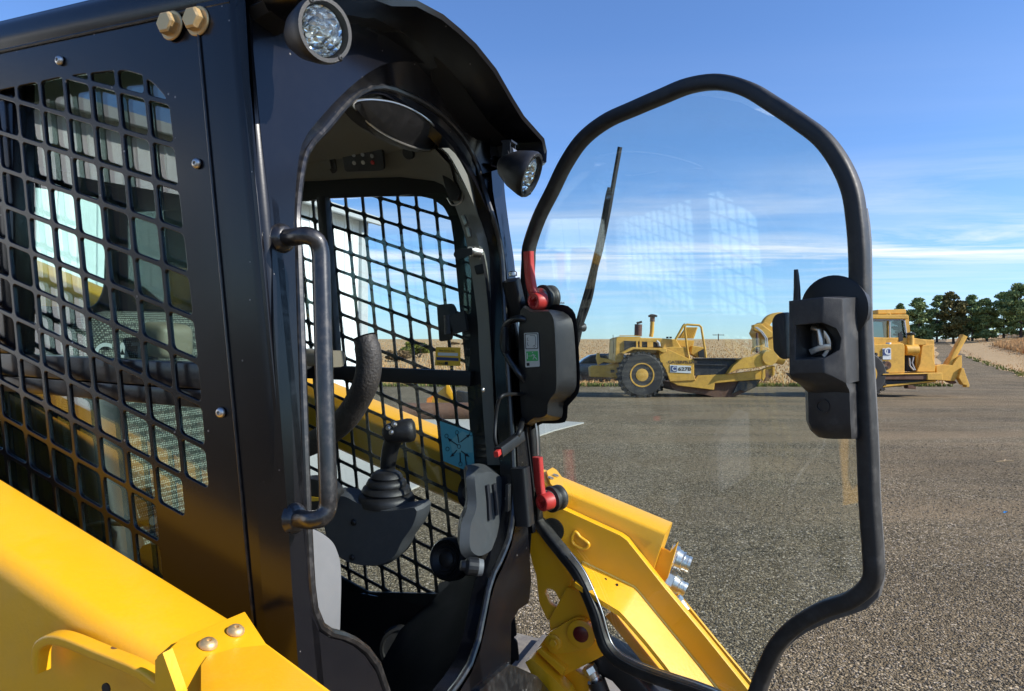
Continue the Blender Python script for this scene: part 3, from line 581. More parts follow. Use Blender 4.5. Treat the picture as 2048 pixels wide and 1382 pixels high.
# interior mirror under the arch
mc = hit(778, 244, NF, -.10); mn = np.array([.78, -.5, -.75])
mp_ = [(697, 205), (712, 198), (745, 197), (790, 205), (835, 225), (866, 250), (871, 272), (868, 298), (850, 303), (810, 292), (768, 272), (732, 248), (708, 224)]
mp2 = smoothpath([Fr(x, y, -.045 + (.00 if i < 6 else -.05)) for i, (x, y) in enumerate(mp_)], 50, True)
cen = np.mean(mp2, axis=0)
ir = MB(); ir.loft([[p + EF * -.02 for p in mp2], mp2, [cen + (p - cen) * .93 + EF * .003 for p in mp2]], True, True); mi = ir.build('interior_mirror', PLA, MACH, 40)
MB().sweep([cen + (p - cen) * .95 + EF * .004 for p in mp2], circ(.002, 6), closed=True).build('mirror_rim', CHR, mi)
# far front pillar trim with switches and ignition key
tr_ = [(868, 296), (884, 312), (905, 350), (928, 400), (950, 460), (964, 520), (974, 590), (982, 700), (990, 850), (1000, 930)]
tl_ = [(868, 340), (885, 368), (905, 400), (920, 440), (932, 480), (938, 520), (945, 560), (955, 640), (958, 700), (968, 850), (975, 930)]
n_ = 40; ta = smoothpath([np.array(p, float) for p in tr_], n_); tb = smoothpath([np.array(p, float) for p in tl_], n_)
mb = MB(); mb.loft([[S(x, y, .835) for x, y in tb], [S(x, y, .79) for x, y in tb], [S(x, y, .775) for x, y in ta], [Fr(x + 16, y, -.035) for x, y in ta], [Fr(x + 30, y, -.03) for x, y in ta]], False, False)
mb.build('pillar_trim', TRIM, MACH, 40)
tmp = MB().loft([[S(x, y, .765) for x, y in ta[14:]], [Fr(x + 22, y, -.045) for x, y in ta[14:]]], False, False).build('pillar_lining', INN, MACH)
def tplate(name, pts, mat, th=.006, parent=MACH, l=.775): return MB().prism([S(x, y, l) for x, y in rounded([np.array(p, float) for p in pts], 3)], (0, -th, 0)).build(name, mat, parent, bevel=.0008)
tplate('air_vent', [(889, 352), (905, 345), (925, 385), (920, 402), (905, 402), (897, 385)], PLA, .012)
MB().sweep(smoothpath([S(895, 396, .76), S(905, 410, .755), S(922, 404, .76), S(926, 385, .765)], 20), circ(.002, 6)).build('vent_ring', CHR, MACH)
tplate('rocker_switch', [(925, 432), (931, 429), (938, 448), (932, 452)], ZNC, .010); tplate('rocker_switch', [(934, 455), (940, 453), (945, 474), (939, 476)], ZNC, .010)
tplate('blank_plug', [(949, 532), (968, 527), (972, 546), (954, 550)], INN, .004)
kc = S(952, 504, .765); kb = MB().lathe([(-.01, .013), (.012, .013), (.014, .011), (.02, .010)], kc, np.array([-.5, -.8, .1]), 20).build('ignition_lock', CHR, MACH, 30)
MB().prism([S(x, y, .74) for x, y in rounded([(946, 496), (946, 509), (915, 520), (908, 510), (912, 500)], 3)], (0, -.004, 0)).build('ignition_key', PLA, kb)
for x, y in ((936, 363), (991, 534), (1012, 934), (1013, 996), (966, 780)): button(Fr(x, y, -.036 if y < 990 else -.02), np.array([.9, -.3, 0]), .006, name='trim_screw')

# ---- floor, seat base, rear bulkhead
MB().abox((-1.38, .02, -1.0), (.10, .84, -.98)).build('cab_floor', INN, MACH, 0)
mb = MB(); mb.abox((-.95, .2, -.98), (-.40, .66, -.50)); mb.build('seat_base', INN, MACH, bevel=.02)
# front footwell panels left and right
mb = MB(); mb.loft([[Fr(x + 2, y, -.015) for x, y in [(990, 1130), (972, 1198), (958, 1267), (938, 1326), (900, 1380)]], [Q(x, y, -.25) for x, y in [(880, 1165), (850, 1210), (800, 1260), (760, 1330), (740, 1400)]]], False, False); mb.build('footwell_side', paint('floor_mat', (.005, .005, .005), .8, spec=.12), MACH)
def swp(c, n, r=.05): pass
MB().lathe([(0, .055), (.012, .05), (.014, .043), (.006, .04), (.006, 0)], Q(800, 1295, -.28), np.array([.4, -.9, .3]), 28).build('floor_speaker', PLA, MACH, 40)
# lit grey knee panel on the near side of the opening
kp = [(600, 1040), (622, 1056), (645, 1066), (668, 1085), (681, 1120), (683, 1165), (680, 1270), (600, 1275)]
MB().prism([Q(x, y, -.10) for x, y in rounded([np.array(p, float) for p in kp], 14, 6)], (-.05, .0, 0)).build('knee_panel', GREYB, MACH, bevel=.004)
# ---- joystick pods
pod = [(645, 990), (690, 986), (720, 1000), (770, 1016), (812, 1014), (840, 1010), (846, 1020), (836, 1050), (815, 1080), (800, 1110), (775, 1128), (740, 1132), (705, 1126), (675, 1108), (655, 1070), (646, 1020)]
pd = [S(x, y, .54) for x, y in smoothpath([np.array(p, float) for p in pod], 60, True)]
cpd = np.mean(pd, axis=0)
mb = MB(); mb.loft([[cpd + (p - cpd) * .94 - EL * .012 for p in pd], [p for p in pd], [p + EL * .035 + EU * .004 for p in pd]], True, True); PODO = mb.build('joystick_pod', GREY, MACH, 40)
for x, y in ((707, 1045), (704, 1115)): button(S(x, y, .527), -EL, .007, PODO, INN, 'pod_screw')
bc = S(773, 984, .585); ax = np.array([.02, -.03, 1.])
mb = MB(); k_ = 1.0
mb.lathe([(-.025, .062), (-.012, .064), (-.004, .058), (-.001, .052), (.004, .055), (.012, .051), (.015, .043), (.020, .045), (.028, .041), (.031, .034), (.036, .036), (.043, .031), (.048, .023), (.050, .0)], bc, ax, 36); js = mb.build('joystick_boot', PLA, PODO, 50)
sp = [bc + EU * .03, S(775, 950, .62), S(777, 920, .615), S(783, 890, .61), S(793, 868, .605), S(808, 856, .60)]
MB().sweep(smoothpath(sp, 30), lambda t: circ(.017 + .006 * max(0, t - .3), 14)).build('joystick_grip', PLA, PODO, 60)
hc = S(806, 862, .60); MB().lathe([(-.045, .010), (-.038, .019), (-.02, .024), (.012, .027), (.022, .025), (.027, .017), (.028, 0)], hc, np.array([.75, .35, .12]), 24).build('grip_head', PLA, PODO, 60)
for x, y in ((790, 850), (779, 857), (785, 866)): MB().lathe([(0, .006), (.006, .006), (.008, .004), (.008, 0)], S(x, y, .575), np.array([-.2, -.8, .5]), 12).build('thumb_button', CHR, PODO, 40)
# near pod edge with a warning label
np_ = rounded([np.array(p, float) for p in ((575, 962), (612, 956), (645, 962), (668, 985), (660, 1020), (590, 1040))], 14, 5)
npod = MB().loft([[S(x, y, .50) for x, y in np_], [S(x, y, .50) + EL * .04 for x, y in np_]]).build('control_pod', PLA, MACH, 40)
MB().prism([S(x, y, .495) for x, y in ((612, 992), (648, 997), (636, 1002), (612, 1003))], (0, .002, 0)).build('warning_label', LABY, npod, 0)
# ---- padded lap bar
lb = [S(729, 676, .30), S(736, 700, .30), S(738, 730, .30), S(732, 765, .30), S(716, 800, .31), S(693, 835, .32), S(660, 865, .34), S(620, 888, .36), S(570, 905, .38)]
lbs = smoothpath(lb, 50)
LBO = MB().sweep(lbs, lambda t: circ(.0225 if t > .03 else .020, 20, 1.0, 1.0)).build('lap_bar', paint('bar_foam', (.022, .020, .018), .6, bump=.8, bscale=220, dust=.3, dcol=(.15, .12, .08), dscale=140), MACH, 60)
MB().lathe([(0.0, .014), (.002, .0225), (.003, .018), (-.004, .013)], lbs[0], lbs[0] - lbs[1], 20).build('bar_end', LABK, LBO, 60)
# ---- seat
st = MB(); c = np.array([-.66, .43, .0])
def seatring(u, f, w_, d_): return [np.array([f + y, .40 + x, u]) for x, y in rrect(w_, d_, min(w_, d_) * .9, 6)]
st.loft([seatring(-.50, -.50, .23, .06), seatring(-.42, -.56, .235, .065), seatring(-.3, -.61, .235, .06), seatring(-.15, -.64, .235, .055), seatring(-.02, -.66, .22, .05), seatring(.03, -.67, .18, .045), seatring(.045, -.67, .13, .03)], True, True)
SEAT = st.build('seat', FAB, MACH, 60)
sc_ = MB(); sc_.abox((-.62, .17, -.62), (-.36, .60, -.50)); sc_.build('seat_cushion', FAB, SEAT, 50, bevel=.04, seg=4)
sb = MB(); sb.sweep([np.array([-.51, .19, -.46]), np.array([-.575, .18, -.2]), np.array([-.60, .2, -.05])], rrect(.035, .03, .02), up=EF); sb.build('side_bolster', PLA, SEAT, 60)
text('lettering', 'CAT', LETG, SEAT, Q(186, 732, -.60), EL, EU, .062, bold=.012, sx=.95)
for dl in (.68,): MB().sweep(smoothpath([np.array([-.70, dl, -.08]), np.array([-.55, dl, -.06]), np.array([-.40, dl - .02, -.06])], 12), rrect(.035, .02, .015), up=EU).build('armrest', TAN, MACH, 60)
MB().box(S(334, 680, .30), (.035, 0, -.004), (0, .04, 0), (0, 0, .034)).build('armrest', TAN, MACH, 60, bevel=.02, seg=4)
MB().sweep(smoothpath([S(172, 1052, .15), S(205, 1046, .15), S(250, 1048, .16), S(306, 1042, .16)], 14), lambda t: circ(.004 + .004 * (t > .55), 10)).build('park_lever', PLA, MACH)
MB().loft([[S(x, y, .13) for x, y in smoothpath([np.array(p, float) for p in ((278, 1100), (300, 1088), (340, 1098), (372, 1118), (378, 1150), (340, 1160), (285, 1140))], 24, True)], [S(x, y, .13) + EL * .1 for x, y in smoothpath([np.array(p, float) for p in ((278, 1100), (300, 1088), (340, 1098), (372, 1118), (378, 1150), (340, 1160), (285, 1140))], 24, True)]]).build('side_console', PLA, MACH)
MB().prism([S(x, y, .12) for x, y in ((398, 1140), (445, 1170), (450, 1260), (400, 1250))], (0, .003, 0)).build('control_decal', paint('decal_teal', (.06, .14, .15), .4), MACH, 0)
# ---- far lower corner console with speaker, knob
cs = [(932, 945), (945, 936), (968, 934), (990, 944), (1000, 960), (1003, 1010), (1000, 1050), (985, 1090), (955, 1115), (935, 1118), (920, 1100), (922, 1050), (935, 1010)]
cp_ = smoothpath([np.array(p, float) for p in cs], 50, True); c3 = [Fr(x, y, -.05) for x, y in cp_]; cc = np.mean(c3, axis=0)
mb = MB(); mb.loft([[p - EF * .02 + EL * .03 for p in c3], c3, [cc + (p - cc) * .9 + EF * .018 for p in c3]], True, True); cons = mb.build('corner_console', GREY, MACH, 45)
for l_ in ([(975, 970), (978, 1000), (980, 1040)], [(988, 968), (992, 1000), (994, 1030)]):
    MB().sweep([Fr(x, y, -.028) for x, y in l_], rrect(.006, .003, .002), up=NF).build('console_groove', LABK, cons)
def speaker(c, n, r, name):
    m = MB(); m.lathe([(-.03, r * 1.15), (0, r * 1.12), (.006, r), (.002, r * .94), (.006, r * .9), (.002, r * .82), (.007, r * .78), (.003, r * .66), (.008, r * .6), (.003, r * .45), (.009, r * .3), (.01, 0)], c, n, 36); return m.build(name, PLA, MACH, 40)
speaker(Q(893, 1118, -.10), np.array([-.15, -.95, .25]), .043, 'round_vent'); speaker(S(936, 985, .77), np.array([-.5, -.85, .15]), .036, 'round_vent')
kc = Fr(943, 1133, -.01); kn = MB(); kn.lathe([(-.022, .016), (-.012, .017)], kc, np.array([-.8, -.55, .15]), 22).build('knob_base', GREYB, MACH, 30)
k2 = MB(); axk = np.array([-.8, -.55, .15]); k2.lathe([(-.012, .018), (.008, .018), (.010, .016), (.014, .011), (.022, .010), (.023, 0)], kc, axk, 16).build('gas_strut_knob', PLA, MACH, 20)

# ---- near and far roof work lamps
def lamp(c, n, r, depth, back):
    c = np.asarray(c, float); n = np.asarray(n, float); n /= np.linalg.norm(n)
    H = MB().lathe([(-depth * 1.16, .001), (-depth * 1.15, r * .30), (-depth, r * .62), (-depth * .55, r * 1.05), (-depth * .1, r * 1.28), (.004, r * 1.32), (.010, r * 1.26), (.010, r * 1.10), (-.002, r * 1.02)], c, n, 40, False).build('work_lamp', PLA, MACH, 45)
    m = MB(); m.lathe([(-.035, 0.004), (-.034, r * .3), (-.024, r * .62), (-.008, r * .9), (0, r * 1.0)], c, n, 40, False); m.build('reflector', LENS, H, 60)
    MB().lathe([(-.032, .0), (-.032, .004), (-.024, .004), (-.022, .002), (-.021, 0)], c, n, 16).build('bulb', CHR, H, 50)
    m = MB(); m.lathe([(.001, r * 1.03), (.006, r * .97), (.010, r * .7), (.012, r * .35), (.0125, 0)], c, n, 40, False); m.build('lens', GLF, H, 60)
    a, e1, e2 = axes(n)
    for t in (2.3, 5.4): button(c + n * .008 + (e1 * math.cos(t) + e2 * math.sin(t)) * r * 1.19, n, .0045, H, PLA, 'lens_screw')
    return H
lc = Fr(643, 62, .112); LH = lamp(lc, np.array([.93, -.33, -.12]), .0305, .060, None)
MB().sweep([lc + EU * .04 - EF * .055 + EL * .02, lc + EU * .10 - EF * .055 + EL * .02], rrect(.015, .010, .003), up=EL).build('lamp_bracket', PLA, LH)
rc = Fr(1056, 348, .135); RH = lamp(rc, np.array([.92, .05, -.38]), .038, .062, None)
br = MB()
for dx in (-.014, .014): br.box(rc + np.array([-.045, dx, .05]), (.009, 0, 0), (0, .0015, 0), (0, 0, .022))
br.box(rc + np.array([-.045, 0, .07]), (.012, 0, 0), (0, .016, 0), (0, 0, .002)); br.lathe([(-.022, .008), (.022, .008)], rc + np.array([-.045, 0, .042]), EL, 14); br.build('lamp_bracket', PLA, RH)
MB().lathe([(-.013, .011), (.013, .011)], rc + np.array([-.040, 0, .048]), EL, 16).build('lamp_stem', ZNC, RH)

# ---- cab door: a glazed frame swung open about the far post
PH = R(63.5); DH = np.array([.03, .86, 0.]); DD = np.array([0, -1., 0]) * math.cos(PH) + NF * math.sin(PH)
DN = np.cross(DD, PV); DN = DN if DN @ (CAMM - DH) > 0 else -DN; DN /= np.linalg.norm(DN)
def D(x, y, q=0.): return hit(x, y, DN, DN @ DH + q)
def Dm(w_, p_, q_): return DH + DD * w_ + PV * p_ + DN * q_
outr = [(1048, 486), (1056, 449), (1080, 405), (1108, 349), (1141, 286), (1178, 245), (1230, 215), (1289, 191), (1349, 165), (1393, 152), (1434, 148), (1475, 152), (1519, 174), (1564, 202), (1616, 238), (1657, 271), (1686, 308), (1709, 353), (1723, 412), (1732, 482), (1734, 620), (1740, 750), (1747, 880), (1751, 1000), (1758, 1100), (1759, 1160), (1751, 1186), (1728, 1206), (1679, 1222), (1636, 1240), (1600, 1260), (1567, 1290), (1546, 1330), (1529, 1377), (1500, 1440)]
innr = [(1070, 497), (1080, 464), (1108, 405), (1130, 356), (1160, 308), (1208, 264), (1267, 236), (1326, 210), (1382, 187), (1427, 180), (1471, 186), (1519, 210), (1579, 249), (1631, 284), (1660, 319), (1683, 364), (1698, 412), (1703, 482), (1707, 620), (1713, 750), (1721, 880), (1726, 1000), (1733, 1100), (1733, 1150), (1726, 1170), (1710, 1182), (1671, 1193), (1622, 1213), (1584, 1238), (1550, 1276), (1526, 1322), (1504, 1377), (1478, 1440)]
co_ = smoothpath([np.array(p, float) for p in outr], 140); ci_ = smoothpath([np.array(p, float) for p in innr], 140)
left = [(1057, 520), (1055, 560), (1054, 640), (1058, 740), (1064, 850), (1066, 880), (1068, 934), (1066, 985), (1068, 1020), (1080, 1045), (1102, 1076), (1131, 1112), (1156, 1145), (1174, 1181), (1192, 1225), (1203, 1265), (1214, 1294), (1236, 1318), (1269, 1336), (1305, 1350), (1352, 1366), (1396, 1381), (1440, 1400), (1475, 1430)]
cl = [(a + b_) / 2 for a, b_ in zip(co_, ci_)]
path = smoothpath([np.array(left[-1 - k], float) for k in range(len(left))] + [cl[k] for k in range(0, 140, 4)], 260, True)
dp = [D(x, y) for x, y in path]
DOOR = MB().sweep(dp, rrect(.0135, .016, .008, 3), up=DN, closed=True).build('cab_door', RUB, MACH, 60)
DOOR['label'] = 'open glass front door in a black rubber frame'
gp = np.array([[(p - DH) @ DD, (p - DH) @ PV] for p in dp]); gc = gp.mean(0)
plate('door_glass', [tuple(p) for p in gp], [], GLS, DOOR, DH - DN * .004, DD, PV, DN, .004, smooth=0)
# outer metal flange showing behind the rubber on the right, bright clip edge low on the left
rp = [D(x + 9, y, -.018) for x, y in co_[70:128:3]]
MB().sweep([D(x - 6, y, -.024) for x, y in co_[64:130:2]], rrect(.011, .008, .002), up=DN).build('frame_flange', paint('flange_grey', (.10, .10, .10), .5, bump=.4, bscale=600, dust=.4), DOOR, 60)
ll = smoothpath([np.array(p, float) for p in left[11:]], 60)
def side_off(pts, d):
    out = []
    for i, p in enumerate(pts):
        t = pts[min(i + 1, len(pts) - 1)] - pts[max(i - 1, 0)]; t = t / np.linalg.norm(t); out.append(p + np.array([t[1], -t[0]]) * d)
    return out
MB().sweep([D(x, y, .012) for x, y in side_off(ll, 12)], circ(.0016, 6)).build('glass_edge', CHR, DOOR)
MB().sweep([D(x, y, .017) for x, y in side_off(ll, 1)], circ(.0022, 6)).build('seal_ridge', RUB, DOOR)
MB().sweep([D(x, y, .016) for x, y in smoothpath([np.array(p, float) for p in ((1071, 845), (1074, 870), (1076, 910))], 8)], circ(.003, 6)).build('glass_edge', CHR, DOOR)
# wiper on the outer face
wp = [(1158, 655), (1170, 608), (1185, 560), (1202, 500), (1218, 420), (1230, 350), (1240, 294)]
wi = MB(); wi.sweep([D(x, y, -.030) for x, y in wp], rrect(.0032, .005, .0015), up=DN); WI = wi.build('wiper_blade', PLA, DOOR)
ar = MB()
A1 = smoothpath([np.array(p, float) for p in ((1150, 662), (1160, 625), (1176, 570), (1190, 515), (1203, 455), (1214, 395), (1219, 375))], 40)
A2 = smoothpath([np.array(p, float) for p in ((1154, 690), (1163, 650), (1180, 600), (1190, 548), (1199, 500), (1210, 450), (1221, 380))], 40)
ar.sweep([D(x, y, -.036) for x, y in A1], rrect(.0030, .004, .001), up=DN); ar.sweep([D(x, y, -.036) for x, y in A2], rrect(.0034, .004, .001), up=DN)
for k in range(2, 38, 3):
    a, b_ = D(*A1[k], -.036), D(*A2[k], -.036); ar.sweep([a, b_], rrect(.002, .003, .001), up=DN)
ar.build('wiper_arm', PLA, DOOR)
MB().lathe([(-.012, .0105), (.004, .0105), (.008, .007), (.008, 0)], D(1160, 655, -.038), DN, 18).build('wiper_hub', PLA, DOOR)
MB().sweep([D(1159, 660, -.034), D(1150, 700, -.03)], circ(.007, 10)).build('wiper_spindle', PLA, DOOR)
# wiper motor cover
bo = [(1048, 618), (1100, 610), (1130, 610), (1147, 622), (1154, 650), (1160, 752), (1157, 785), (1147, 800), (1136, 812), (1134, 838), (1124, 846), (1085, 847), (1046, 845)]
b1 = [(1046, 630), (1096, 622), (1122, 622), (1138, 632), (1147, 655), (1153, 750), (1150, 780), (1139, 794), (1127, 806), (1125, 832), (1115, 840), (1082, 842), (1046, 838)]
b2 = [(1042, 628), (1070, 622), (1098, 619), (1107, 624), (1114, 650), (1118, 752), (1116, 785), (1106, 798), (1100, 810), (1099, 830), (1092, 836), (1072, 838), (1046, 834)]
N_ = 60; f_ = lambda P, q: [D(x, y, q) for x, y in smoothpath([np.array(p, float) for p in P], N_, True)]
ring3 = f_(b2, .076); c3 = np.mean(ring3, axis=0)
MO = MB().loft([f_(b1, .012), f_(b1, .020), f_(b2, .070), [c3 + (p - c3) * .97 + DN * .006 for p in ring3]], True, True).build('motor_cover', PLA, DOOR, 28)
MB().loft([f_(bo, .006), f_(bo, .013)], True, True).build('cover_flange', INN, MO, 30)
hb = smoothpath([D(1052, 640, .078), D(1034, 637, .09), D(1015, 646, .095), D(1006, 668, .095), D(1007, 695, .095), D(1020, 722, .095), D(1038, 748, .09), D(1048, 762, .078)], 50)
MB().sweep(hb, circ(.0075, 12)).build('pull_handle', BLKD, DOOR, 60)
def Dp(name, pts, q, mat, par, th=.0008, r=0): return MB().prism([D(x, y, q) for x, y in (rounded([np.array(p, float) for p in pts], r) if r else pts)], -DN * th).build(name, mat, par, 0)
LB = Dp('exit_label', [(1048, 666), (1076, 665), (1079, 733), (1051, 735)], .0848, LABW, MO, .001, 2)
Dp('label_border', [(1049.5, 667.5), (1074.8, 666.6), (1076, 697.5), (1050.8, 698.5)], .0853, LABK, LB, .0006, 2); Dp('label_field', [(1051, 669), (1073.5, 668.2), (1074.6, 696.2), (1052.2, 697)], .0858, LABW, LB, .0006, 2)
Dp('green_field', [(1052, 703), (1075.5, 702), (1076.3, 721.5), (1053, 722.5)], .0853, LABG, LB, .0006, 1)
ic = MB()
def seg(pts, r_): ic.sweep([D(x, y, .0862) for x, y in pts], circ(r_, 6))
seg([(1054.5, 706), (1054.8, 718)], .0011); seg([(1057, 712), (1064, 712)], .0006); seg([(1066, 708), (1068.5, 713), (1072, 716.5), (1074, 719)], .0009); seg([(1068.5, 713), (1066, 718.5)], .0009); seg([(1063, 710.5), (1067, 709.5), (1071, 711)], .0007)
ic.lathe([(0, .0013), (.0003, .0013)], D(1065, 705, .086), DN, 10); ic.build('running_figure', LABW, LB)
ib = MB()
for pts in ([(1056, 675), (1054.5, 677), (1054.8, 681), (1057, 681)], [(1056, 685), (1054.8, 686), (1055, 690), (1057.5, 691)], [(1060, 671), (1069, 671), (1071, 675), (1071.5, 690)], [(1066, 693), (1069, 690), (1071, 693), (1068, 695)]): ib.sweep([D(x, y, .0862) for x, y in pts], circ(.0005, 6))
ib.build('door_symbol', LABK, LB); Dp('label_stamp', [(1053, 726), (1058.5, 725.7), (1059, 731.5), (1053.5, 732)], .0853, LABK, LB, .0006)
# red release levers on their pins
def lever(pts, ring, q0=.05):
    P = smoothpath([D(x, y, q0) for x, y in pts], 26)
    L1 = MB().sweep(P, lambda t: rrect(.0125 - .0035 * max(0, t - .7) / .3, .008, .005), up=DN).build('release_lever', RED, DOOR, 60)
    c = D(*ring, q0); MB().lathe([(-.018, .0205), (.008, .0205), (.0105, .0185), (.0105, .0125), (-.004, .0115), (-.012, .0)], c, DN, 28).build('lever_eye', RED, L1, 40)
    g = D(ring[0] + 16, ring[1] - 6, .012); MB().lathe([(-.03, .024), (-.024, .030), (-.014, .030), (-.010, .026), (-.004, .026), (.0, .031), (.008, .031), (.012, .024)], g, DN, 32).build('pin_grommet', RUB, L1, 45)
    MB().lathe([(.010, .0235), (.016, .0245), (.018, .022)], g, DN, 28).build('pin_washer', CHR, L1, 45)
lever([(1057, 503), (1058, 530), (1061, 560), (1066, 583), (1072, 598)], (1073, 602)); lever([(1075, 914), (1077, 940), (1079, 970), (1083, 990), (1088, 1003)], (1089, 1004))
for (x, y) in ((1054, 607), (1072, 1012)): MB().sweep([D(x - 2, y - 32, .004), D(x + 2, y + 40, .004)], rrect(.016, .010, .004), up=DN).build('hinge_strap', BLKD, DOOR)
for (a, b_) in (((1022, 560), (1040, 640)), ((1040, 935), (1050, 1050))):
    MB().sweep([Fr(a[0], a[1], .02), Fr(b_[0], b_[1], .02)], rrect(.019, .018, .006), up=NF).build('hinge_bracket', INN, MACH, bevel=0)
MB().lathe([(0, .010), (.008, .010), (.011, .007), (.011, 0)], Fr(1026, 552, .04), PV, 16).build('hinge_nut', ZNC, MACH)
# harness and plug on the far post
MB().sweep(smoothpath([D(1046, 788, .08), Fr(1008, 790, .05), Fr(996, 805, .04), Fr(991, 840, .03), Fr(990, 880, .03), Fr(998, 905, .03)], 40), circ(.004, 8)).build('wiring_harness', INN, MACH, 60)
MB().sweep(smoothpath([D(1046, 838, .07), Fr(1040, 860, .06), Fr(1030, 880, .05)], 20), circ(.006, 8)).build('wiring_harness', INN, MACH, 60)
plg = MB().sweep([Fr(997, 905, .045), Fr(1042, 872, .055)], rrect(.011, .009, .003), up=NF).build('harness_plug', PLA, MACH)
MB().sweep([Fr(992, 909, .047), Fr(998, 904, .047)], rrect(.006, .005, .002), up=NF).build('plug_clip', RED, plg)
for x, y in ((1004, 620), (1010, 935)): MB().box(Fr(x + 6, y + 60, .006), (.004, 0, 0), (0, .008, 0), (0, 0, .03)).build('striker_block', PLA, MACH, bevel=.002)
# door lock housing at the free edge
q0, q1, q2 = .012, .066, .094
def D3(P, q): return [D(x, y, q) for x, y in P]
front_o = [(1579, 601), (1583, 600), (1646, 594), (1646, 646), (1646, 716), (1648, 745), (1658, 760), (1668, 770), (1700, 778), (1700, 872), (1690, 876), (1639, 875), (1625, 860), (1617, 847), (1615, 784), (1606, 772), (1584, 765), (1577, 748)]
# housing body: lofted shell around an open latch pocket
ho = [(591, 651), (640, 647), (672, 658), (681, 677), (678, 699), (647, 716), (591, 718)]
fr_ = lambda x: 0
LK_ = MB()
def quadp(P): LK_.add(P, [tuple(range(len(P)))])
qa = .094
TL, TM, TR = (1577, 602), (1646, 594), (1686, 596)
BL, BM, BR = (1578, 748), (1648, 745), (1692, 768)
hL0, hL1 = (1591, 651), (1591, 718); hM0, hM1 = (1643, 646), (1646, 717); hR = [(1672, 658), (1681, 677), (1678, 699)]
f3 = lambda p: D(p[0], p[1], qa)
def fac(p): # facet plane through the front corner line, leaning back to the frame
    a, b_, c = f3(TM), f3(BM), D(TR[0], TR[1], .070); n = np.cross(b_ - a, c - a); n /= np.linalg.norm(n); return hit(p[0], p[1], n, n @ a)
quadp([f3(TL), f3(TM), f3(hM0), f3(hL0)]); quadp([f3(TL), f3(hL0), f3(hL1), f3(BL)]); quadp([f3(hL1), f3(hM1), f3(BM), f3(BL)])
quadp([f3(TM), fac(TR), fac(hR[0]), f3(hM0)]); quadp([fac(TR), fac((1689, 680)), fac(hR[1]), fac(hR[0])]); quadp([fac((1689, 680)), fac(BR), fac(hR[2]), fac(hR[1])]); quadp([fac(BR), f3(BM), f3(hM1), fac(hR[2])])
# pocket walls
hol = [f3(hL0), f3(hM0), fac(hR[0]), fac(hR[1]), fac(hR[2]), f3(hM1), f3(hL1)]
for i in range(7): quadp([hol[i], hol[(i + 1) % 7], hol[(i + 1) % 7] - DN * .055, hol[i] - DN * .055])
quadp([p - DN * .055 for p in hol])
# outer walls
bk = lambda p: p - DN * .085
top = [f3(TL), f3(TM), fac(TR)]
for a, b_ in zip(top[:-1], top[1:]): quadp([a, b_, b_ - DN * .07, a - DN * .07])
quadp([f3(TL), f3(BL), bk(f3(BL)), bk(f3(TL))])
quadp([fac(TR), fac((1689, 680)), fac(BR), fac(BR) - DN * .06, fac(TR) - DN * .06])
LOCK = LK_.build('lock_housing', LOCKP, DOOR, 30, bevel=.0035, seg=3)
# lower skirt curving back to a smaller box
sk = MB(); r0 = [(1578, 746), (1648, 743), (1692, 766)]
def row(P, qs): return [D(x, y, q) for (x, y), q in zip(P, qs)]
sk.loft([row([(1570, 745), (1578, 746), (1612, 744), (1648, 743), (1692, 766), (1716, 768)], [.01, .094, .094, .094, .069, .01]), row([(1582, 758), (1586, 760), (1616, 762), (1652, 757), (1694, 772), (1716, 774)], [.01, .088, .090, .088, .066, .01]), row([(1598, 768), (1604, 771), (1628, 775), (1664, 772), (1698, 779), (1716, 780)], [.01, .072, .074, .074, .062, .01]),
         row([(1610, 780), (1616, 784), (1634, 786), (1668, 784), (1699, 786), (1717, 788)], [.01, .060, .062, .062, .056, .01]), row([(1612, 840), (1617, 844), (1636, 846), (1668, 846), (1701, 846), (1719, 848)], [.01, .060, .062, .062, .056, .01]), row([(1620, 860), (1626, 861), (1644, 862), (1668, 862), (1702, 862), (1720, 864)], [.01, .056, .058, .058, .054, .01]), row([(1636, 874), (1640, 875), (1652, 877), (1670, 878), (1703, 878), (1720, 878)], [.01, .040, .042, .042, .04, .01])], False, False)
sk.build('lock_skirt', LOCKP, LOCK, 38)
MB().lathe([(0, .012), (.002, .012), (.002, .008), (-.003, .007), (-.003, 0)], D(1645, 812, .0625), DN, 18).build('key_barrel', PLA, LOCK, 40)
lt2 = MB()
lt2.sweep(smoothpath([D(x, y, .045) for x, y in ((1636, 652), (1650, 664), (1660, 680), (1660, 696), (1650, 712))], 16), rrect(.0035, .006, .001), up=DN)
lt2.sweep(smoothpath([D(x, y, .05) for x, y in ((1622, 704), (1636, 698), (1652, 694), (1664, 694))], 12), rrect(.005, .004, .001), up=DN)
lt2.sweep([D(1625, 655, .05), D(1640, 660, .05), D(1643, 690, .05)], circ(.007, 10)); lt2.build('latch_jaw', CHR, LOCK, 40)
MB().prism(D3(rounded([np.array(p, float) for p in ((1562, 628), (1580, 623), (1585, 717), (1573, 716), (1558, 700), (1555, 640))], 6), .02), DN * .02).build('inner_paddle', PLA, LOCK, bevel=.002)
MB().sweep([D(x, y, .05) for x, y in ((1594, 606), (1594, 575), (1593, 552), (1592, 539))], lambda t: rrect(.0055 - .003 * t, .004, .002), up=DN).build('release_finger', PLA, LOCK, 60)
MB().lathe([(-.03, .052), (-.012, .054), (-.01, .05), (-.01, 0)], D(1660, 618, .03), DN, 40).build('latch_disc', INN, LOCK, 40)

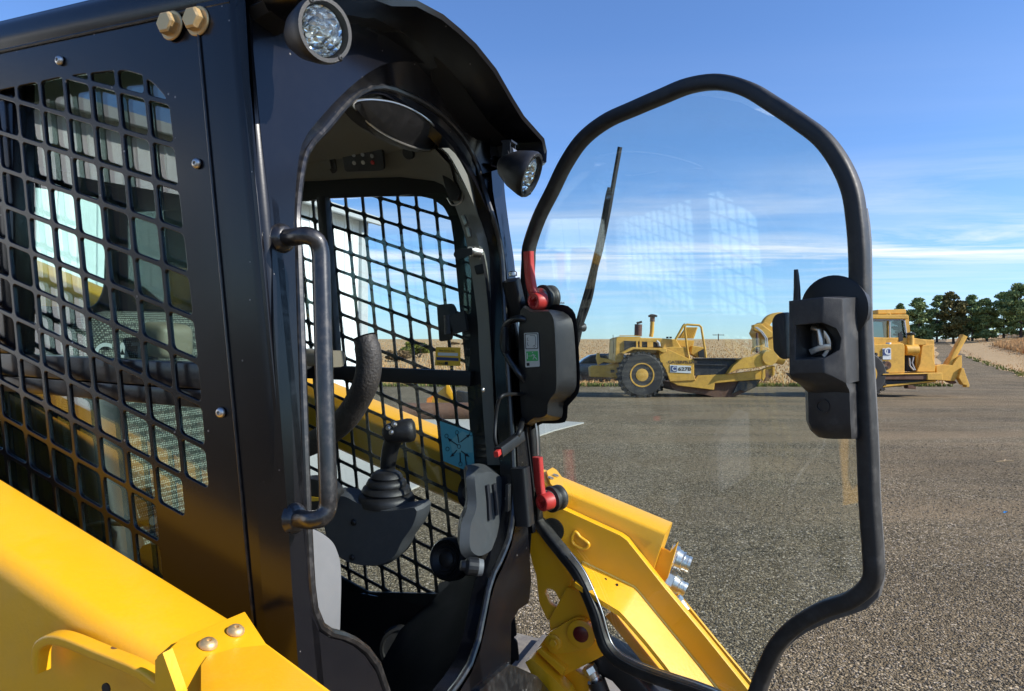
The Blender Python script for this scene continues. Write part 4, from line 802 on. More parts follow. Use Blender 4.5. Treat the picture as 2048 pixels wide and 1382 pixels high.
# ---- lift arms
SA = -.291; AD = np.array([1, 0, SA]); AD /= np.linalg.norm(AD); AN = np.array([-SA, 0, 1]); AN /= np.linalg.norm(AN)
def AP(x, y, o=0, ref=None): return hit(x, y, AN, AN @ ref + o)
nref = S(215, 1083, -.05)
def arm(ref, sgn, f0, f1, name, wdt=.118, hgt=.26):
    r = .028; prof = [(0, -.0)] ; pts = []
    for k in range(7): a = R(90 * k / 6); pts.append((wdt - r + r * math.sin(a), -r + r * math.cos(a)))
    ins = [(.008, -hgt), (0, -hgt + .008), (0, -.008), (.004, -.002), (.008, 0)]
    sec_ = ins + pts + [(wdt, -hgt + .01), (wdt - .01, -hgt)]
    def at(t): c = ref + AD * (t - ref[0]) / AD[0]; return [c + np.array([0, sgn * x, 0]) + AN * z for x, z in sec_]
    return MB().loft([at(t) for t in np.linspace(f0, f1, 6)], True, True).build(name, YEL, MACH, 40)
NARM = arm(nref, -1, -2.15, .02, 'lift_arm')
fref = S(764, 828, .904)
# near arm end bracket
tp = lambda P, o: [AP(x, y, o, nref) for x, y in P]
bk1 = [(340, 1296), (360, 1277), (490, 1222), (532, 1286), (668, 1386), (700, 1440), (420, 1480), (372, 1382)]
MB().prism(tp(bk1, .012), -AN * .010).build('arm_bracket', YEL, NARM, bevel=.002)
MB().loft([tp([(402, 1330), (415, 1312), (470, 1296), (532, 1290)], .014), tp([(402, 1420), (440, 1420), (560, 1420), (700, 1420)], .05)], False, False).build('bracket_cover', YEL, NARM)
for x, y in ((416, 1290), (471, 1263)): MB().lathe([(0, .0105), (.003, .010), (.006, .007), (.007, .003), (.004, .0025)], tp([(x, y)], .013)[0], AN, 20).build('rivet_screw', GLD, NARM, 50)
sp0 = lambda P, l: [S(x, y, l) for x, y in P]
MB().sweep(smoothpath(sp0([(82, 1340), (84, 1295), (100, 1278), (120, 1275), (150, 1283), (210, 1308), (280, 1337), (325, 1368), (345, 1395)], -.188), 60), rrect(.006, .009, .003), up=EL).build('cover_lip', YEL, NARM, 50)
MB().prism(sp0([(330, 1310), (345, 1296), (375, 1380), (390, 1430), (330, 1430)], -.188), (0, -.012, 0)).build('bracket_side', YEL, NARM)
MB().lathe([(0, .006), (.002, .006)], S(214, 1376, -.187), -EL, 14).build('plug_hole', INN, NARM)
# far arm, tube part
FARM = arm(fref, 1, -2.15, .36, 'lift_arm', .12, .15)
FARM['label'] = 'far lift arm running down to the coupler'
def sp1(name, P, l, th, mat=YEL, par=FARM, bev=.0015, holes=()):
    pts = [S(x, y, l)[[0, 2]] for x, y in P]; hs = [[S(x, y, l)[[0, 2]] for x, y in h_] for h_ in holes]
    return plate(name, pts, hs, mat, par, (0, l, 0), EF, EU, EL, th, bevel=bev)
MB().prism([hit(x, y, AN, AN @ fref + .004) for x, y in ((1092, 946), (1104, 939), (1112, 944), (1124, 960), (1126, 975), (1112, 985), (1100, 972))], AN * .006).build('hose_clamp_plate', YEL, FARM)
for x, y in ((1101, 957), (1111, 952)): MB().lathe([(0, .008), (.003, .008), (.003, .005), (-.002, .004)], hit(x, y, AN, AN @ fref + .011), AN, 14).build('clamp_bolt', ZNC, FARM)
sp1('arm_web', [(1110, 990), (1340, 1105), (1356, 1085), (1333, 1165), (1322, 1175), (1345, 1215), (1300, 1210), (1120, 1060)], .93, .012)
sp1('inner_plate', [(1062, 1000), (1108, 1004), (1126, 1018), (1178, 1042), (1240, 1070), (1254, 1080), (1330, 1176), (1410, 1272), (1500, 1384), (1540, 1440), (1470, 1440), (1300, 1230), (1060, 1075)], .878, .024)
sp1('outer_plate', [(1344, 1180), (1352, 1182), (1440, 1290), (1500, 1362), (1560, 1440), (1500, 1440), (1400, 1300), (1340, 1200)], 1.0, .010)
ulp = [(1165, 1124), (1215, 1148), (1268, 1174), (1276, 1182), (1330, 1248), (1400, 1334), (1460, 1410)]; lwp = [(1150, 1165), (1205, 1202), (1238, 1222), (1248, 1232), (1290, 1280), (1330, 1330), (1390, 1410)]
up_ = [S(x, y, .877) for x, y in ulp]; lw_ = [S(x, y, .798) for x, y in lwp]
mb = MB(); mb.loft([up_, lw_, [p - EU * .012 for p in lw_], [p - EU * .012 for p in up_]], False, False); mb.build('cross_box', YEL, FARM, 30)
MB().sweep([p + EU * .001 for p in up_], circ(.0022, 6)).build('worn_edge', CHIP, FARM)
for x, y in ((1211, 1159), (1234, 1170)): MB().lathe([(0, .0035), (.0012, .0035)], S(x, y, .860), EU * .7 - EL * .7, 8).build('tapped_hole', INN, FARM)
ringe = smoothpath([S(x, y, .871) for x, y in ((1147, 1068), (1144, 1080), (1150, 1090), (1166, 1098), (1176, 1093), (1176, 1086), (1160, 1074), (1152, 1064))], 30, True)
MB().sweep(ringe, circ(.0045, 8), closed=True).build('tie_ring', YEL, FARM, 60)
MB().lathe([(0, .03), (.004, .03), (.004, .022), (-.01, .02)], S(1105, 1060, .877), -EL, 24).build('pin_boss', INN, FARM)
# hydraulic couplers on the tube end
def coupler(a, b_, r, par):
    a, b_ = np.asarray(a), np.asarray(b_); ln = np.linalg.norm(b_ - a); m = MB()
    m.lathe([(0, r), (.002, r * 1.12), (ln * .34, r * 1.12), (ln * .36, r)], a, b_ - a, 6); m.lathe([(ln * .36, r * .95), (ln * .6, r * .85), (ln * .62, r * .9), (ln * .68, r * .9), (ln * .7, r * .72), (ln * .86, r * .68), (ln * .88, r * .74), (ln, r * .7), (ln, r * .4), (ln * .9, 0)], a, b_ - a, 22)
    return m.build('hydraulic_coupler', CHR, par, 30)
coupler(S(1338, 1112, .97), S(1376, 1130, .97) + EF * .005, .028, FARM); coupler(S(1332, 1158, .95), S(1372, 1180, .95), .023, FARM); coupler(S(1352, 1196, .96), S(1374, 1220, .96), .012, FARM)
# quick coupler frame, pins and links below
sp1('coupler_cheek', [(1059, 1062), (1085, 1068), (1120, 1090), (1147, 1150), (1138, 1178), (1106, 1240), (1094, 1240), (1078, 1205), (1072, 1150), (1064, 1125), (1056, 1090)], .868, .014, holes=[rounded([np.array(p, float) for p in ((1089, 1184), (1094, 1177), (1108, 1180), (1122, 1206), (1114, 1216), (1100, 1208))], 6)])
mb = MB(); mb.prism([S(x, y, .872) for x, y in ((1133, 1170), (1150, 1158), (1165, 1180), (1150, 1196), (1135, 1180))], (0, .05, 0)).build('hook_top', YEL, FARM)
sp1('coupler_frame', [(1134, 1174), (1168, 1188), (1172, 1202), (1195, 1270), (1206, 1312), (1128, 1352), (1112, 1345), (1070, 1305), (1100, 1262), (1098, 1240)], .858, .03)
lk = [(1092, 1282), (1096, 1268), (1110, 1258), (1150, 1236), (1172, 1240), (1188, 1262), (1186, 1285), (1170, 1298), (1118, 1308), (1098, 1302)]
sp1('pin_link', [tuple(p) for p in smoothpath([np.array(p, float) for p in lk], 40, True)], .844, .012)
def pin(x, y, r, l, th, mat, nm): return MB().lathe([(0, r), (th, r), (th + .002, r * .85), (th + .002, 0)], S(x, y, l), -EL, 28).build(nm, mat, FARM, 40)
pin(1164, 1266, .034, .844, .010, YEL, 'pin_boss'); pin(1162, 1268, .019, .834, .003, paint('grease_red', (.12, .012, .01), .3), 'pivot_pin'); pin(1107, 1284, .020, .844, .004, YEL, 'bolt_washer'); hexbolt(S(1108, 1284, .840), -EL, .0105, FARM, YEL, 'pin_bolt')
mb = MB(); mb.prism([S(x, y, .84) for x, y in ((1072, 1302), (1080, 1296), (1132, 1338), (1124, 1352))], (0, .05, 0)).build('guide_bar', YEL, FARM, bevel=.002)
mb = MB(); mb.prism([S(x, y, .82) for x, y in ((1050, 1325), (1062, 1316), (1136, 1384), (1150, 1420), (1100, 1420))], (0, .04, 0)).build('guide_bar', YEL, FARM, bevel=.002)
sp1('coupler_foot', [(1110, 1350), (1150, 1340), (1180, 1360), (1170, 1420), (1110, 1420)], .88, .02)
coupler(S(1176, 1332, .86), S(1196, 1368, .86), .016, FARM)
MB().sweep([S(1192, 1360, .86), S(1215, 1420, .86)], circ(.022, 12)).build('hose_end', PLA, FARM)
MB().sweep([S(1195, 1300, .93), S(1250, 1330, .92), S(1330, 1420, .90)], rrect(.03, .05, .008), up=EL).build('hydraulic_tube', INN, FARM)
# crosstube brace seen low between arm and coupler
MB().sweep([S(1225, 1215, .93), S(1330, 1345, .93)], rrect(.012, .04, .004), up=EL).build('inner_gusset', YEL, FARM)

# ---- lower body, side skirt and rubber tracks
mb = MB(); mb.abox((-1.5, .10, GU + .30), (-.25, .72, -1.01)); mb.build('chassis', INN, MACH, bevel=.02)
MB().prism([Fr(x, y, .01) for x, y in ((1018, 1328), (1036, 1334), (1075, 1352), (1112, 1396), (1100, 1440), (940, 1440), (960, 1380))], (-.03, 0, 0)).build('step_plate', BLKD, MACH, bevel=.002)
def track(l0, l1):
    m = MB(); pts = []
    for cx, cz, r, a0, a1 in ((-.06, GU + .37, .37, -90, 75), (-.75, GU + .60, .16, 75, 110), (-1.75, GU + .36, .36, 110, 270)):
        for a in np.linspace(a0, a1, 12): pts.append((cx + r * math.cos(R(a)), cz + r * math.sin(R(a))))
    m.loft([[np.array([x, l, z]) for x, z in pts] for l in (l0, l1)], True, True)
    t = m.build('rubber_track', TRK, MACH, 40); g = MB()
    P = smoothpath([np.array(p) for p in pts], 64, True); c = np.mean(P, axis=0)
    for i, p in enumerate(P):
        tt = P[(i + 1) % 64] - P[i - 1]; tt /= np.linalg.norm(tt); n = np.array([tt[1], -tt[0]]); n = n if n @ (p - c) > 0 else -n
        sh = .05 if i % 2 else 0
        g.box(np.array([p[0] + n[0] * .008, (l0 + l1) / 2 + sh - .025, p[1] + n[1] * .008]), np.array([tt[0], 0, tt[1]]) * .02, (0, (l1 - l0) / 2 - .04, 0), np.array([n[0], 0, n[1]]) * .014)
    g.build('track_lugs', TRK, t, bevel=.004)
track(.88, 1.22); track(-.37, -.03)
# rear uprights joining the arms, behind the cab
for l in (-.12, .974):
    MB().sweep([np.array([-2.1, l, .0]), np.array([-2.15, l, GU + .6])], rrect(.12, .06, .03), up=EL).build('rear_upright', YEL, MACH)
mb = MB(); mb.sweep(smoothpath([np.array([-1.5, .5, -.02]), np.array([-1.7, .56, .13]), np.array([-1.9, .66, .12]), np.array([-2.05, .85, .04])], 16), rrect(.05, .03, .02), up=EL); mb.build('engine_cover', YEL, MACH)
MB().abox((-2.25, .1, -.62), (-1.46, .75, -.08)).build('engine_hood', YEL, MACH, bevel=.04)

# service sticker on the far window
stk = MB().prism([S(x, y, .826) for x, y in ((872, 694), (921, 695), (921, 732), (870, 731))], (0, -.0006, 0)).build('service_sticker', LABY, MACH, 0)
def stp(name, P, mat): return MB().prism([S(x, y, .8245) for x, y in P], (0, -.0004, 0)).build(name, mat, stk, 0)
stp('blank_line', [(876, 705), (916, 706), (916, 712), (876, 711)], LABW); stp('dark_band', [(873, 714), (917, 716), (917, 722), (873, 720)], LABB)
stp('logo_block', [(890, 723.5), (896, 723.7), (896, 729.5), (890, 729.3)], LABK)
text('lettering', 'Next Service Due', LABK, stk, S(878, 702.5, .8236), EF, EU, .0062 * .98, bold=.01); text('lettering', 'DEALER', LABK, stk, S(874.5, 728.5, .8236), EF, EU, .0072, bold=.02)
# teal control pattern decal on the far lower glass
tl = MB().prism([S(x, y, .822) for x, y in ((880, 842), (945, 865), (950, 948), (887, 922))], (0, -.0008, 0)).build('control_decal', LABT, MACH, 0)
MB().prism([S(x, y, .8205) for x, y in ((900, 882), (925, 862), (944, 872), (946, 905), (905, 905))], (0, -.0004, 0)).build('decal_field', LABT2, tl, 0)
dk = MB()
for (a, b_) in (((915, 890), (900, 880)), ((921, 884), (936, 872)), ((914, 900), (905, 910)), ((922, 902), (934, 910)), ((918, 886), (915, 868)), ((920, 905), (921, 925)), ((930, 908), (933, 932))): dk.sweep([S(*a, .8195), S(*b_, .8195)], rrect(.0012, .0004, .0002), up=EL)
for (x, y) in ((914, 865), (893, 872), (895, 898), (942, 868), (921, 928), (934, 934), (918, 893)): dk.sweep([S(x + 3.4 * math.cos(t), y + 4 * math.sin(t), .8195) for t in np.linspace(0, 6.28, 12, endpoint=False)], circ(.0006, 4), closed=True)
for (x, y, t) in ((899, 879, 2.4), (937, 871, .7), (904, 911, -2.5), (935, 911, -.6)): dk.prism([S(x + 5 * math.cos(t + o), y - 5 * math.sin(t + o), .8195) for o in (0, 2.4, -2.4)], (0, -.0003, 0))
dk.build('decal_symbols', LABK, tl, 0)

# ================================================================== SETTING
put = _put
def hgt(x, y):
    if y <= 37: return 0.
    r = float(np.interp(y, [37, 45, 70, 100, 155, 1500], [29, 33.7, 47.2, 65, 98.5, 975]))
    return 5.2 * min(1.25, (y - 37) / 118) ** 1.05 + 1.5 * min(1, max(0, (x - r - 2) / 14)) * min(1, max(0, (y - 45) / 25))
xs = np.concatenate([np.linspace(-400, -40, 13), np.linspace(-30, 130, 81), np.linspace(140, 400, 14)])
ys = np.concatenate([[-300, -120, -40, -10], np.linspace(0, 36, 13), [37], np.linspace(40, 240, 40), [300, 500, 900, 1500]])
def sheet(name, xf, ysl, mat, dz, nx=24):
    vs, fs = [], []
    for y in ysl:
        row_ = xf(y) if callable(xf) else xf
        for x in row_: vs.append((x, y, hgt(x, y) + dz))
    n = len(row_)
    for i in range(len(ysl) - 1):
        for j in range(n - 1): fs.append((i * n + j, i * n + j + 1, (i + 1) * n + j + 1, (i + 1) * n + j))
    return mesh(name, vs, fs, mat, None, 60)
g = sheet('ground', xs, ys, GRAV, 0); tag(g, kind='structure')
YF = np.concatenate([np.linspace(37.3, 60, 24), np.linspace(64, 240, 45), [300, 500, 900, 1500]])
def roadL(y): return float(np.interp(y, [37, 50, 70, 155, 1500], [23.5, 31.4, 43.8, 95.5, 940])) + .25 * math.sin(y * 1.3) + .15 * math.sin(y * 3.1)
def roadR(y): return float(np.interp(y, [37, 45, 70, 100, 155, 1500], [29, 33.7, 47.2, 65, 98.5, 975])) + .25 * math.sin(y * .9 + 1) + .12 * math.sin(y * 3.7)
f1 = sheet('field', lambda y: np.linspace(-420, roadL(y), 60), YF, FLD, .02); tag(f1, kind='structure')
f2 = sheet('field', lambda y: np.linspace(roadR(y), max(460, roadR(y) + 300), 60), YF, FLD, .02); tag(f2, kind='structure')
# concrete apron
cp = [(1.75, 16.6), (.9, 14.8), (-.5, 11.0), (-1.3, 7.9), (-2.2, 5.6), (-14, 3.0), (-24, 3), (-24, 21.5), (-4, 21.5), (-1.5, 19.0)]
MB().prism([np.array([x, y, -.02]) for x, y in cp], (0, 0, .045)).build('concrete_apron', CONC, None, 0)
tag(bpy.data.objects['concrete_apron'], kind='structure')
# loose stones close to the camera
def stones(n=105000):
    Y = 2.6 + 10 * RNG.random(n) ** 1.35; X = (RNG.random(n) * 1.9 - 1.05) * Y * .85 + .2
    k = ~((X < -0.2) & (Y < 4.5) & (X < -0.8)); X, Y = X[k], Y[k]; n = len(X)
    sz = (.0032 + .0062 * RNG.random(n) ** 2.5) * (1 + (Y > 7) * .25)
    base = np.array([(1, 0, 0), (-1, 0, 0), (0, 1, 0), (0, -1, 0), (0, 0, 1), (.1, .1, -.6)], float)
    fc = np.array([(0, 2, 4), (2, 1, 4), (1, 3, 4), (3, 0, 4), (2, 0, 5), (1, 2, 5), (3, 1, 5), (0, 3, 5)])
    jit = 1 + .7 * (RNG.random((n, 6, 3)) - .5); a = RNG.random(n) * 6.28
    v = base[None] * jit * sz[:, None, None] * np.array([1.25, .95, .7])
    ca, sa = np.cos(a)[:, None], np.sin(a)[:, None]
    v = np.stack([v[..., 0] * ca - v[..., 1] * sa, v[..., 0] * sa + v[..., 1] * ca, v[..., 2]], -1)
    v += np.stack([X, Y, sz * .25], -1)[:, None, :]
    F = fc[None] + (np.arange(n) * 6)[:, None, None]
    me = bpy.data.meshes.new('loose_gravel'); me.vertices.add(n * 6); me.vertices.foreach_set('co', v.ravel())
    me.loops.add(n * 24); me.loops.foreach_set('vertex_index', F.ravel().astype(np.int32)); me.polygons.add(n * 8)
    me.polygons.foreach_set('loop_start', np.arange(0, n * 24, 3, dtype=np.int32)); me.update(calc_edges=True); me.validate()
    me.materials.append(STONE); o = bpy.data.objects.new('loose_gravel', me); put(o); tag(o, kind='stuff')
stones()
# dry grass tufts
def tufts(name, pts, h, wd, mat):
    n = len(pts); P = np.array([(x, y, hgt(x, y)) for x, y in pts]); k = 4
    v = np.zeros((n, k, 3, 3)); a = RNG.random((n, k)) * 6.28; hh = h * (.6 + .7 * RNG.random((n, k))); lean = (RNG.random((n, k)) - .5) * h * .7
    for s_, dx in ((0, -1), (1, 1)):
        v[:, :, s_, 0] = np.cos(a) * wd * dx; v[:, :, s_, 1] = np.sin(a) * wd * dx
    v[:, :, 2, 0] = lean; v[:, :, 2, 1] = (RNG.random((n, k)) - .5) * h * .5; v[:, :, 2, 2] = hh
    v += P[:, None, None, :]; m = n * k
    me = bpy.data.meshes.new(name); me.from_pydata(v.reshape(-1, 3).tolist(), [], np.arange(m * 3).reshape(-1, 3).tolist()); me.materials.append(mat)
    o = bpy.data.objects.new(name, me); put(o); tag(o, kind='stuff'); return o
pts = []
while len(pts) < 26000:
    y = 37.5 + 130 * random.random() ** 1.5; x = -.75 * y + random.random() * 1.6 * y
    if roadL(y) - .3 < x < roadR(y) + .3: continue
    if x > roadR(y) and (y < 62 or x < roadR(y) + 6): 
        if x < roadR(y) + 5 or y < 60 or random.random() < .3: continue
    pts.append((x, y))
tufts('dry_grass', pts, .20, .05, GRS)
pts = [(roadR(y) + 6 + 30 * random.random(), y) for y in (62 + 45 * random.random() for _ in range(9000))]
tufts('tall_grass', pts, .75, .07, GRS)
pts = [(roadR(y) + .5 + 40 * random.random(), y) for y in (38 + 60 * random.random() ** 1.3 for _ in range(16000))]
tufts('cut_straw', pts, .14, .06, GRS)
pts = [(random.uniform(-25, 24), 37.2 + random.random() * .8) for _ in range(2600)] + [(roadR(y) + random.random() * .5, y) for y in np.linspace(38, 75, 220)]
tufts('verge_grass', pts, .18, .05, GGR)

# ---- trees
def foliage(name, clumps, mat, parent, n, s):
    tot = sum(c[3] ** 2 for c in clumps); C_ = []
    for cx, cy, cz, r in clumps:
        m = int(n * r * r / tot); d = RNG.normal(size=(m, 3)); d /= np.linalg.norm(d, axis=1)[:, None]
        C_.append(np.array([cx, cy, cz]) + d * (r * (RNG.random(m) ** .45))[:, None] * np.array([1.2, 1.2, .5]))
    C_ = np.concatenate(C_); m = len(C_); e1 = RNG.normal(size=(m, 3)); e1 /= np.linalg.norm(e1, axis=1)[:, None]; e2 = np.cross(e1, RNG.normal(size=(m, 3))); e2 /= np.linalg.norm(e2, axis=1)[:, None]
    ss = s * (.6 + .9 * RNG.random(m))[:, None]
    v = np.stack([C_ - e1 * ss, C_ + e2 * ss * .55, C_ + e1 * ss, C_ - e2 * ss * .55], 1)
    me = bpy.data.meshes.new(name); me.from_pydata(v.reshape(-1, 3).tolist(), [], np.arange(m * 4).reshape(-1, 4).tolist()); me.materials.append(mat)
    o = bpy.data.objects.new(name, me); put(o, parent); return o
def pine(px_, topy, basey, Y, wpx, label, mat=PIN, seed=0):
    rnd = random.Random(seed); x = BX(px_, Y); zt = BZ(topy, Y); zb = hgt(x, Y) - .1; H = zt - zb; W = wpx / FPX * Y / 2
    o = bpy.data.objects.new('pine_tree', None); COL.objects.link(o); o.location = (x, Y, zb); tag(o, label, 'tree', 'pine trees along the field ridge')
    tk = MB(); lx, ly = rnd.uniform(-.4, .4), rnd.uniform(-.4, .4)
    tp_ = [np.array([lx * t * t, ly * t * t, H * .97 * t]) for t in np.linspace(0, 1, 8)]
    tk.sweep(tp_, lambda t: circ(.24 * (1 - .9 * t) + .02, 8)); cl_ = []
    for k in range(70):
        t = rnd.uniform(.06, .99); a = rnd.uniform(0, 6.28); env = W * min(1.0, .75 + (t - .1) * .8) if t < .5 else W * (1.04 - ((t - .5) / .5) ** 1.15 * .92)
        rr = env * rnd.uniform(.3, .9); p = np.array([lx * t * t + rr * math.cos(a), ly * t * t + rr * math.sin(a), H * t + rr * .18]); r = W * rnd.uniform(.20, .36) * (1.15 - .4 * t)
        if t < .25: r *= .7
        cl_.append((*p, r)); b0 = np.array([lx * t * t, ly * t * t, H * t - rr * .15]); tk.sweep([b0, (b0 + p) / 2 + np.array([0, 0, .1]), p], lambda s_: circ(.07 * (1 - .8 * s_), 5))
    cl_.append((lx, ly, H * .93, W * .28)); tk.build('trunk', BRK, o); foliage('crown', cl_, mat, o, 8000, .24)
for i, (a, ty, Y, wd, lab, m_) in enumerate([
    (1803, 607, 150, 26, 'small dark pine just right of the scraper cab roof', PIN), (1838, 598, 138, 50, 'broad dark pine, second tree from the scraper cab', PIN),
    (1874, 593, 150, 36, 'slim dark pine between two broader pines', PIN), (1907, 583, 136, 54, 'tall pine with a browning crown in the middle of the row', PIB),
    (1945, 591, 146, 50, 'green pine right of the browning one', PIN), (1974, 597, 134, 40, 'narrow loose pine with a pale gap on its right', PIN),
    (2008, 585, 140, 52, 'large spreading pine left of the tallest one', PIN), (2042, 569, 130, 66, 'tallest pine at the right edge of the photo', PIN), (2090, 575, 138, 60, 'pine cut by the right edge of the photo, outermost of the row', PIN)]):
    pine(a, ty, 690, Y, wd * 1.25, lab, m_, 40 + i)
def bush(name, px_, topy, Y, wpx, label, mat, n=2200, s=.16, cat='bush'):
    x = BX(px_, Y); z0 = hgt(x, Y) - .1; H = BZ(topy, Y) - z0; W = wpx / FPX * Y / 2
    o = bpy.data.objects.new(name, None); COL.objects.link(o); o.location = (x, Y, z0); tag(o, label, cat)
    t = MB()
    for k in range(5): a = k * 1.3; t.sweep([np.zeros(3), np.array([math.cos(a) * W * .5, math.sin(a) * W * .3, H * .7])], lambda s_: circ(.06 * (1 - .7 * s_), 5))
    t.build('stems', BRK, o)
    cl_ = [(random.uniform(-.75, .75) * W, random.uniform(-.4, .4) * W, H * random.uniform(.25, .8), min(W, H) * random.uniform(.25, .42)) for _ in range(16)]
    foliage('leaves', cl_, mat, o, n, s)
bush('shrub', 838, 678, 75, 62, 'green yellow bush in the field, seen through the cab windows', BSH, 5000, .14)
bush('shrub', 794, 697, 66, 50, 'bare brown brush left of the green bush behind the cab', BRW, 3500, .12)
bush('shrub', 915, 685, 130, 40, 'bare brown thicket on the ridge right of the green bush', BRW, 2500, .2)
bush('shrub', 1190, 689, 165, 34, 'low bare bush on the horizon above the dark pickup', BRW, 1500, .2)
def pole(px_, topy, Y, arm_px, label):
    x = BX(px_, Y); z0 = hgt(x, Y) - .2; z1 = BZ(topy, Y); o = bpy.data.objects.new('utility_pole', None); COL.objects.link(o); o.location = (x, Y, z0); tag(o, label, 'utility pole')
    MB().sweep([np.zeros(3), np.array([0, 0, z1 - z0 + .3])], lambda t: circ(.15 - .04 * t, 8)).build('pole', BRK, o)
    a = arm_px / FPX * Y / 2; MB().box((0, 0, z1 - z0), (a, 0, 0), (0, .07, 0), (0, 0, .07)).build('crossarm', BRK, o)
    for k in (-.9, -.5, .5, .9): MB().lathe([(0, .05), (.2, .05)], (a * k, 0, z1 - z0 + .05), (0, 0, 1), 8).build('insulator', ZNC, o)
pole(1437, 670, 165, 23, 'distant utility pole with crossarm on the ridge above the scraper bowl'); pole(1118, 606, 95, 22, 'nearer utility pole whose crossarm shows beside the upper red lever')

# ---- white metal barn behind the loader, grey shed that the windows mirror
def ribbed(name, x0, x1, y, z0, ztop, mat, parent, pitch=.30, ny=-1):
    m = MB(); n = int((x1 - x0) / pitch)
    xs_ = [x0 + (x1 - x0) * k / n for k in range(n + 1)]; pr = []
    for x in xs_[:-1]: pr += [(x, 0), (x + pitch * .82, 0), (x + pitch * .86, .03), (x + pitch * .96, .03)]
    pr.append((x1, 0))
    m.loft([[np.array([x, y + ny * d, z0]) for x, d in pr], [np.array([x, y + ny * d, ztop(x)]) for x, d in pr]], False, False); return m.build(name, mat, parent, 0)
BC = np.array([-3.70, 16.65]); bth = R(65.7); EV = 5.0
def mirror_on_barn(x, y):
    p = S(x, y, .03); d = p - CAMM; d[1] = -d[1]; dw = RW @ d; pw = RW @ p + TW
    wd = np.array([math.cos(bth), math.sin(bth)]); nn = np.array([-wd[1], wd[0]]); t = ((BC - pw[:2]) @ nn) / (dw[:2] @ nn); h = pw + dw * t
    return (h[:2] - BC) @ wd, h[2]
XE = mirror_on_barn(405, 300)[0]

barn = bpy.data.objects.new('white_barn', None); COL.objects.link(barn); barn.location = (BC[0], BC[1], 0); barn.rotation_euler = (0, 0, bth); tag(barn, 'white ribbed metal barn whose sunlit long wall shows through the cab windows', 'building')
EV = 5.0
ribbed('wall', XE, 0, 0, 0, lambda x: EV, WHT, barn, .30)
m = MB(); m.box((.05, -.03, EV / 2 - .05), (.13, 0, 0), (0, .06, 0), (0, 0, EV / 2)); m.build('corner_trim', GRYS, barn)
MB().abox((-.05, .1, 0), (0, 13.9, EV - .05)).build('gable_wall', WHT, barn, 0); MB().abox((XE, .1, 0), (XE + .05, 13.9, EV - .05)).build('gable_wall', WHT, barn, 0)
MB().prism([np.array([XE - .3, -.35, EV - .12]), np.array([XE - .3, 7, EV + 1.1]), np.array([XE - .3, 14.3, EV - .12]), np.array([XE - .3, 14.3, EV + .06]), np.array([XE - .3, 7, EV + 1.3]), np.array([XE - .3, -.35, EV + .06])], (.6 - XE, 0, 0)).build('roof', GRYS, barn, 0)
MB().box((XE / 2, -.38, EV - .06), (.3 - XE / 2, 0, 0), (0, .05, 0), (0, 0, .09)).build('gutter', GRYS, barn)
for xa, xb in ((150, 395),):
    a, za = mirror_on_barn(xa, 350); b_, zb = mirror_on_barn(xb, 350); a, b_ = min(a, b_), max(a, b_)
    if a < -12: MB().abox((max(a, XE + .3), -.06, .0), (b_, .09, min(3.9, max(za, zb)))).build('dark_doorway', DRK, barn, 0)  # near-black slab: shade inside the open doorway put in as colour
# ---- wheel tractor scraper
SY = 27.2
SCR = bpy.data.objects.new('wheel_scraper', None); COL.objects.link(SCR); SCR.location = (BX(1500, SY), SY + 1.5, 0)
tag(SCR, 'old yellow wheel tractor scraper with two engines parked on the gravel', 'scraper')
so_ = np.array(SCR.location)
def z1(x, y): return (1140 + x / 4.452, 560 + y / 4.452)
def z2(x, y): return (1520 + x / 3.4545, 500 + y / 3.4545)
def W3(p, dy=0.): Y = SY + dy; return np.array([BX(p[0], Y), Y, BZ(p[1], Y)]) - so_
def ext(name, P, z, dy, th, mat=YELO, parent=SCR, bevel=.02, lab=None):
    pts = [W3(z(*p), dy) for p in P]; o = MB().prism(pts, (0, th, 0)).build(name, mat, parent, 30, bevel=bevel, seg=1)
    if lab: o['label'] = lab
    return o
def tube3(name, P, z, dy, r, mat=YELO, parent=SCR): return MB().sweep([W3(z(*p), dy) for p in P], circ(r, 10)).build(name, mat, parent, 60)
def wheel(cx, cy, dy, rpx, par=SCR):
    c = W3((cx, cy), dy); c[2] = max(c[2], 0); r = rpx / FPX * (SY + dy); c[2] = r * .985 - so_[2]
    t = MB().lathe([(.0, r * .52), (-.02, r * .62), (-.02, r * .88), (.06, r * .97), (.16, r), (.5, r), (.6, r * .97), (.68, r * .88), (.68, r * .6)], c, (0, 1, 0), 48).build('tyre', TYR, par, 30)
    g = MB()
    for k in range(26):
        a = k / 26 * 2 * math.pi; u_ = np.array([math.cos(a), 0, math.sin(a)]); v_ = np.array([-math.sin(a), 0, math.cos(a)])
        g.box(c + u_ * r * .975 + np.array([0, .18, 0]) + v_ * .03, u_ * .05, (0, .17, 0), v_ * .045); g.box(c + u_ * r * .975 + np.array([0, .5, 0]) - v_ * .03, u_ * .05, (0, .17, 0), v_ * .045)
    g.build('tread', TYR, t, 0)
    h_ = MB().lathe([(.02, r * .52), (-.02, r * .53), (-.02, r * .48), (.05, r * .44), (.08, r * .38), (.08, r * .3), (-.01, r * .27), (-.03, r * .14), (-.03, 0)], c, (0, 1, 0), 36).build('rim', YELO, t, 30)
    n = MB()
    for k in range(12): a = k / 12 * 6.283; n.lathe([(.07, .03), (.03, .03)], c + np.array([math.cos(a) * r * .34, 0, math.sin(a) * r * .34]), (0, 1, 0), 6)
    n.build('wheel_nuts', YELO, h_, 0)
wheel(1284, 751, 0, 46); wheel(1297, 751, 2.6, 46)
ext('engine_hood', [(412, 515), (440, 502), (620, 505), (640, 515), (800, 518), (945, 528), (990, 600), (1060, 700), (900, 720), (790, 650), (480, 650), (470, 735), (400, 735)], z1, .5, 1.9)
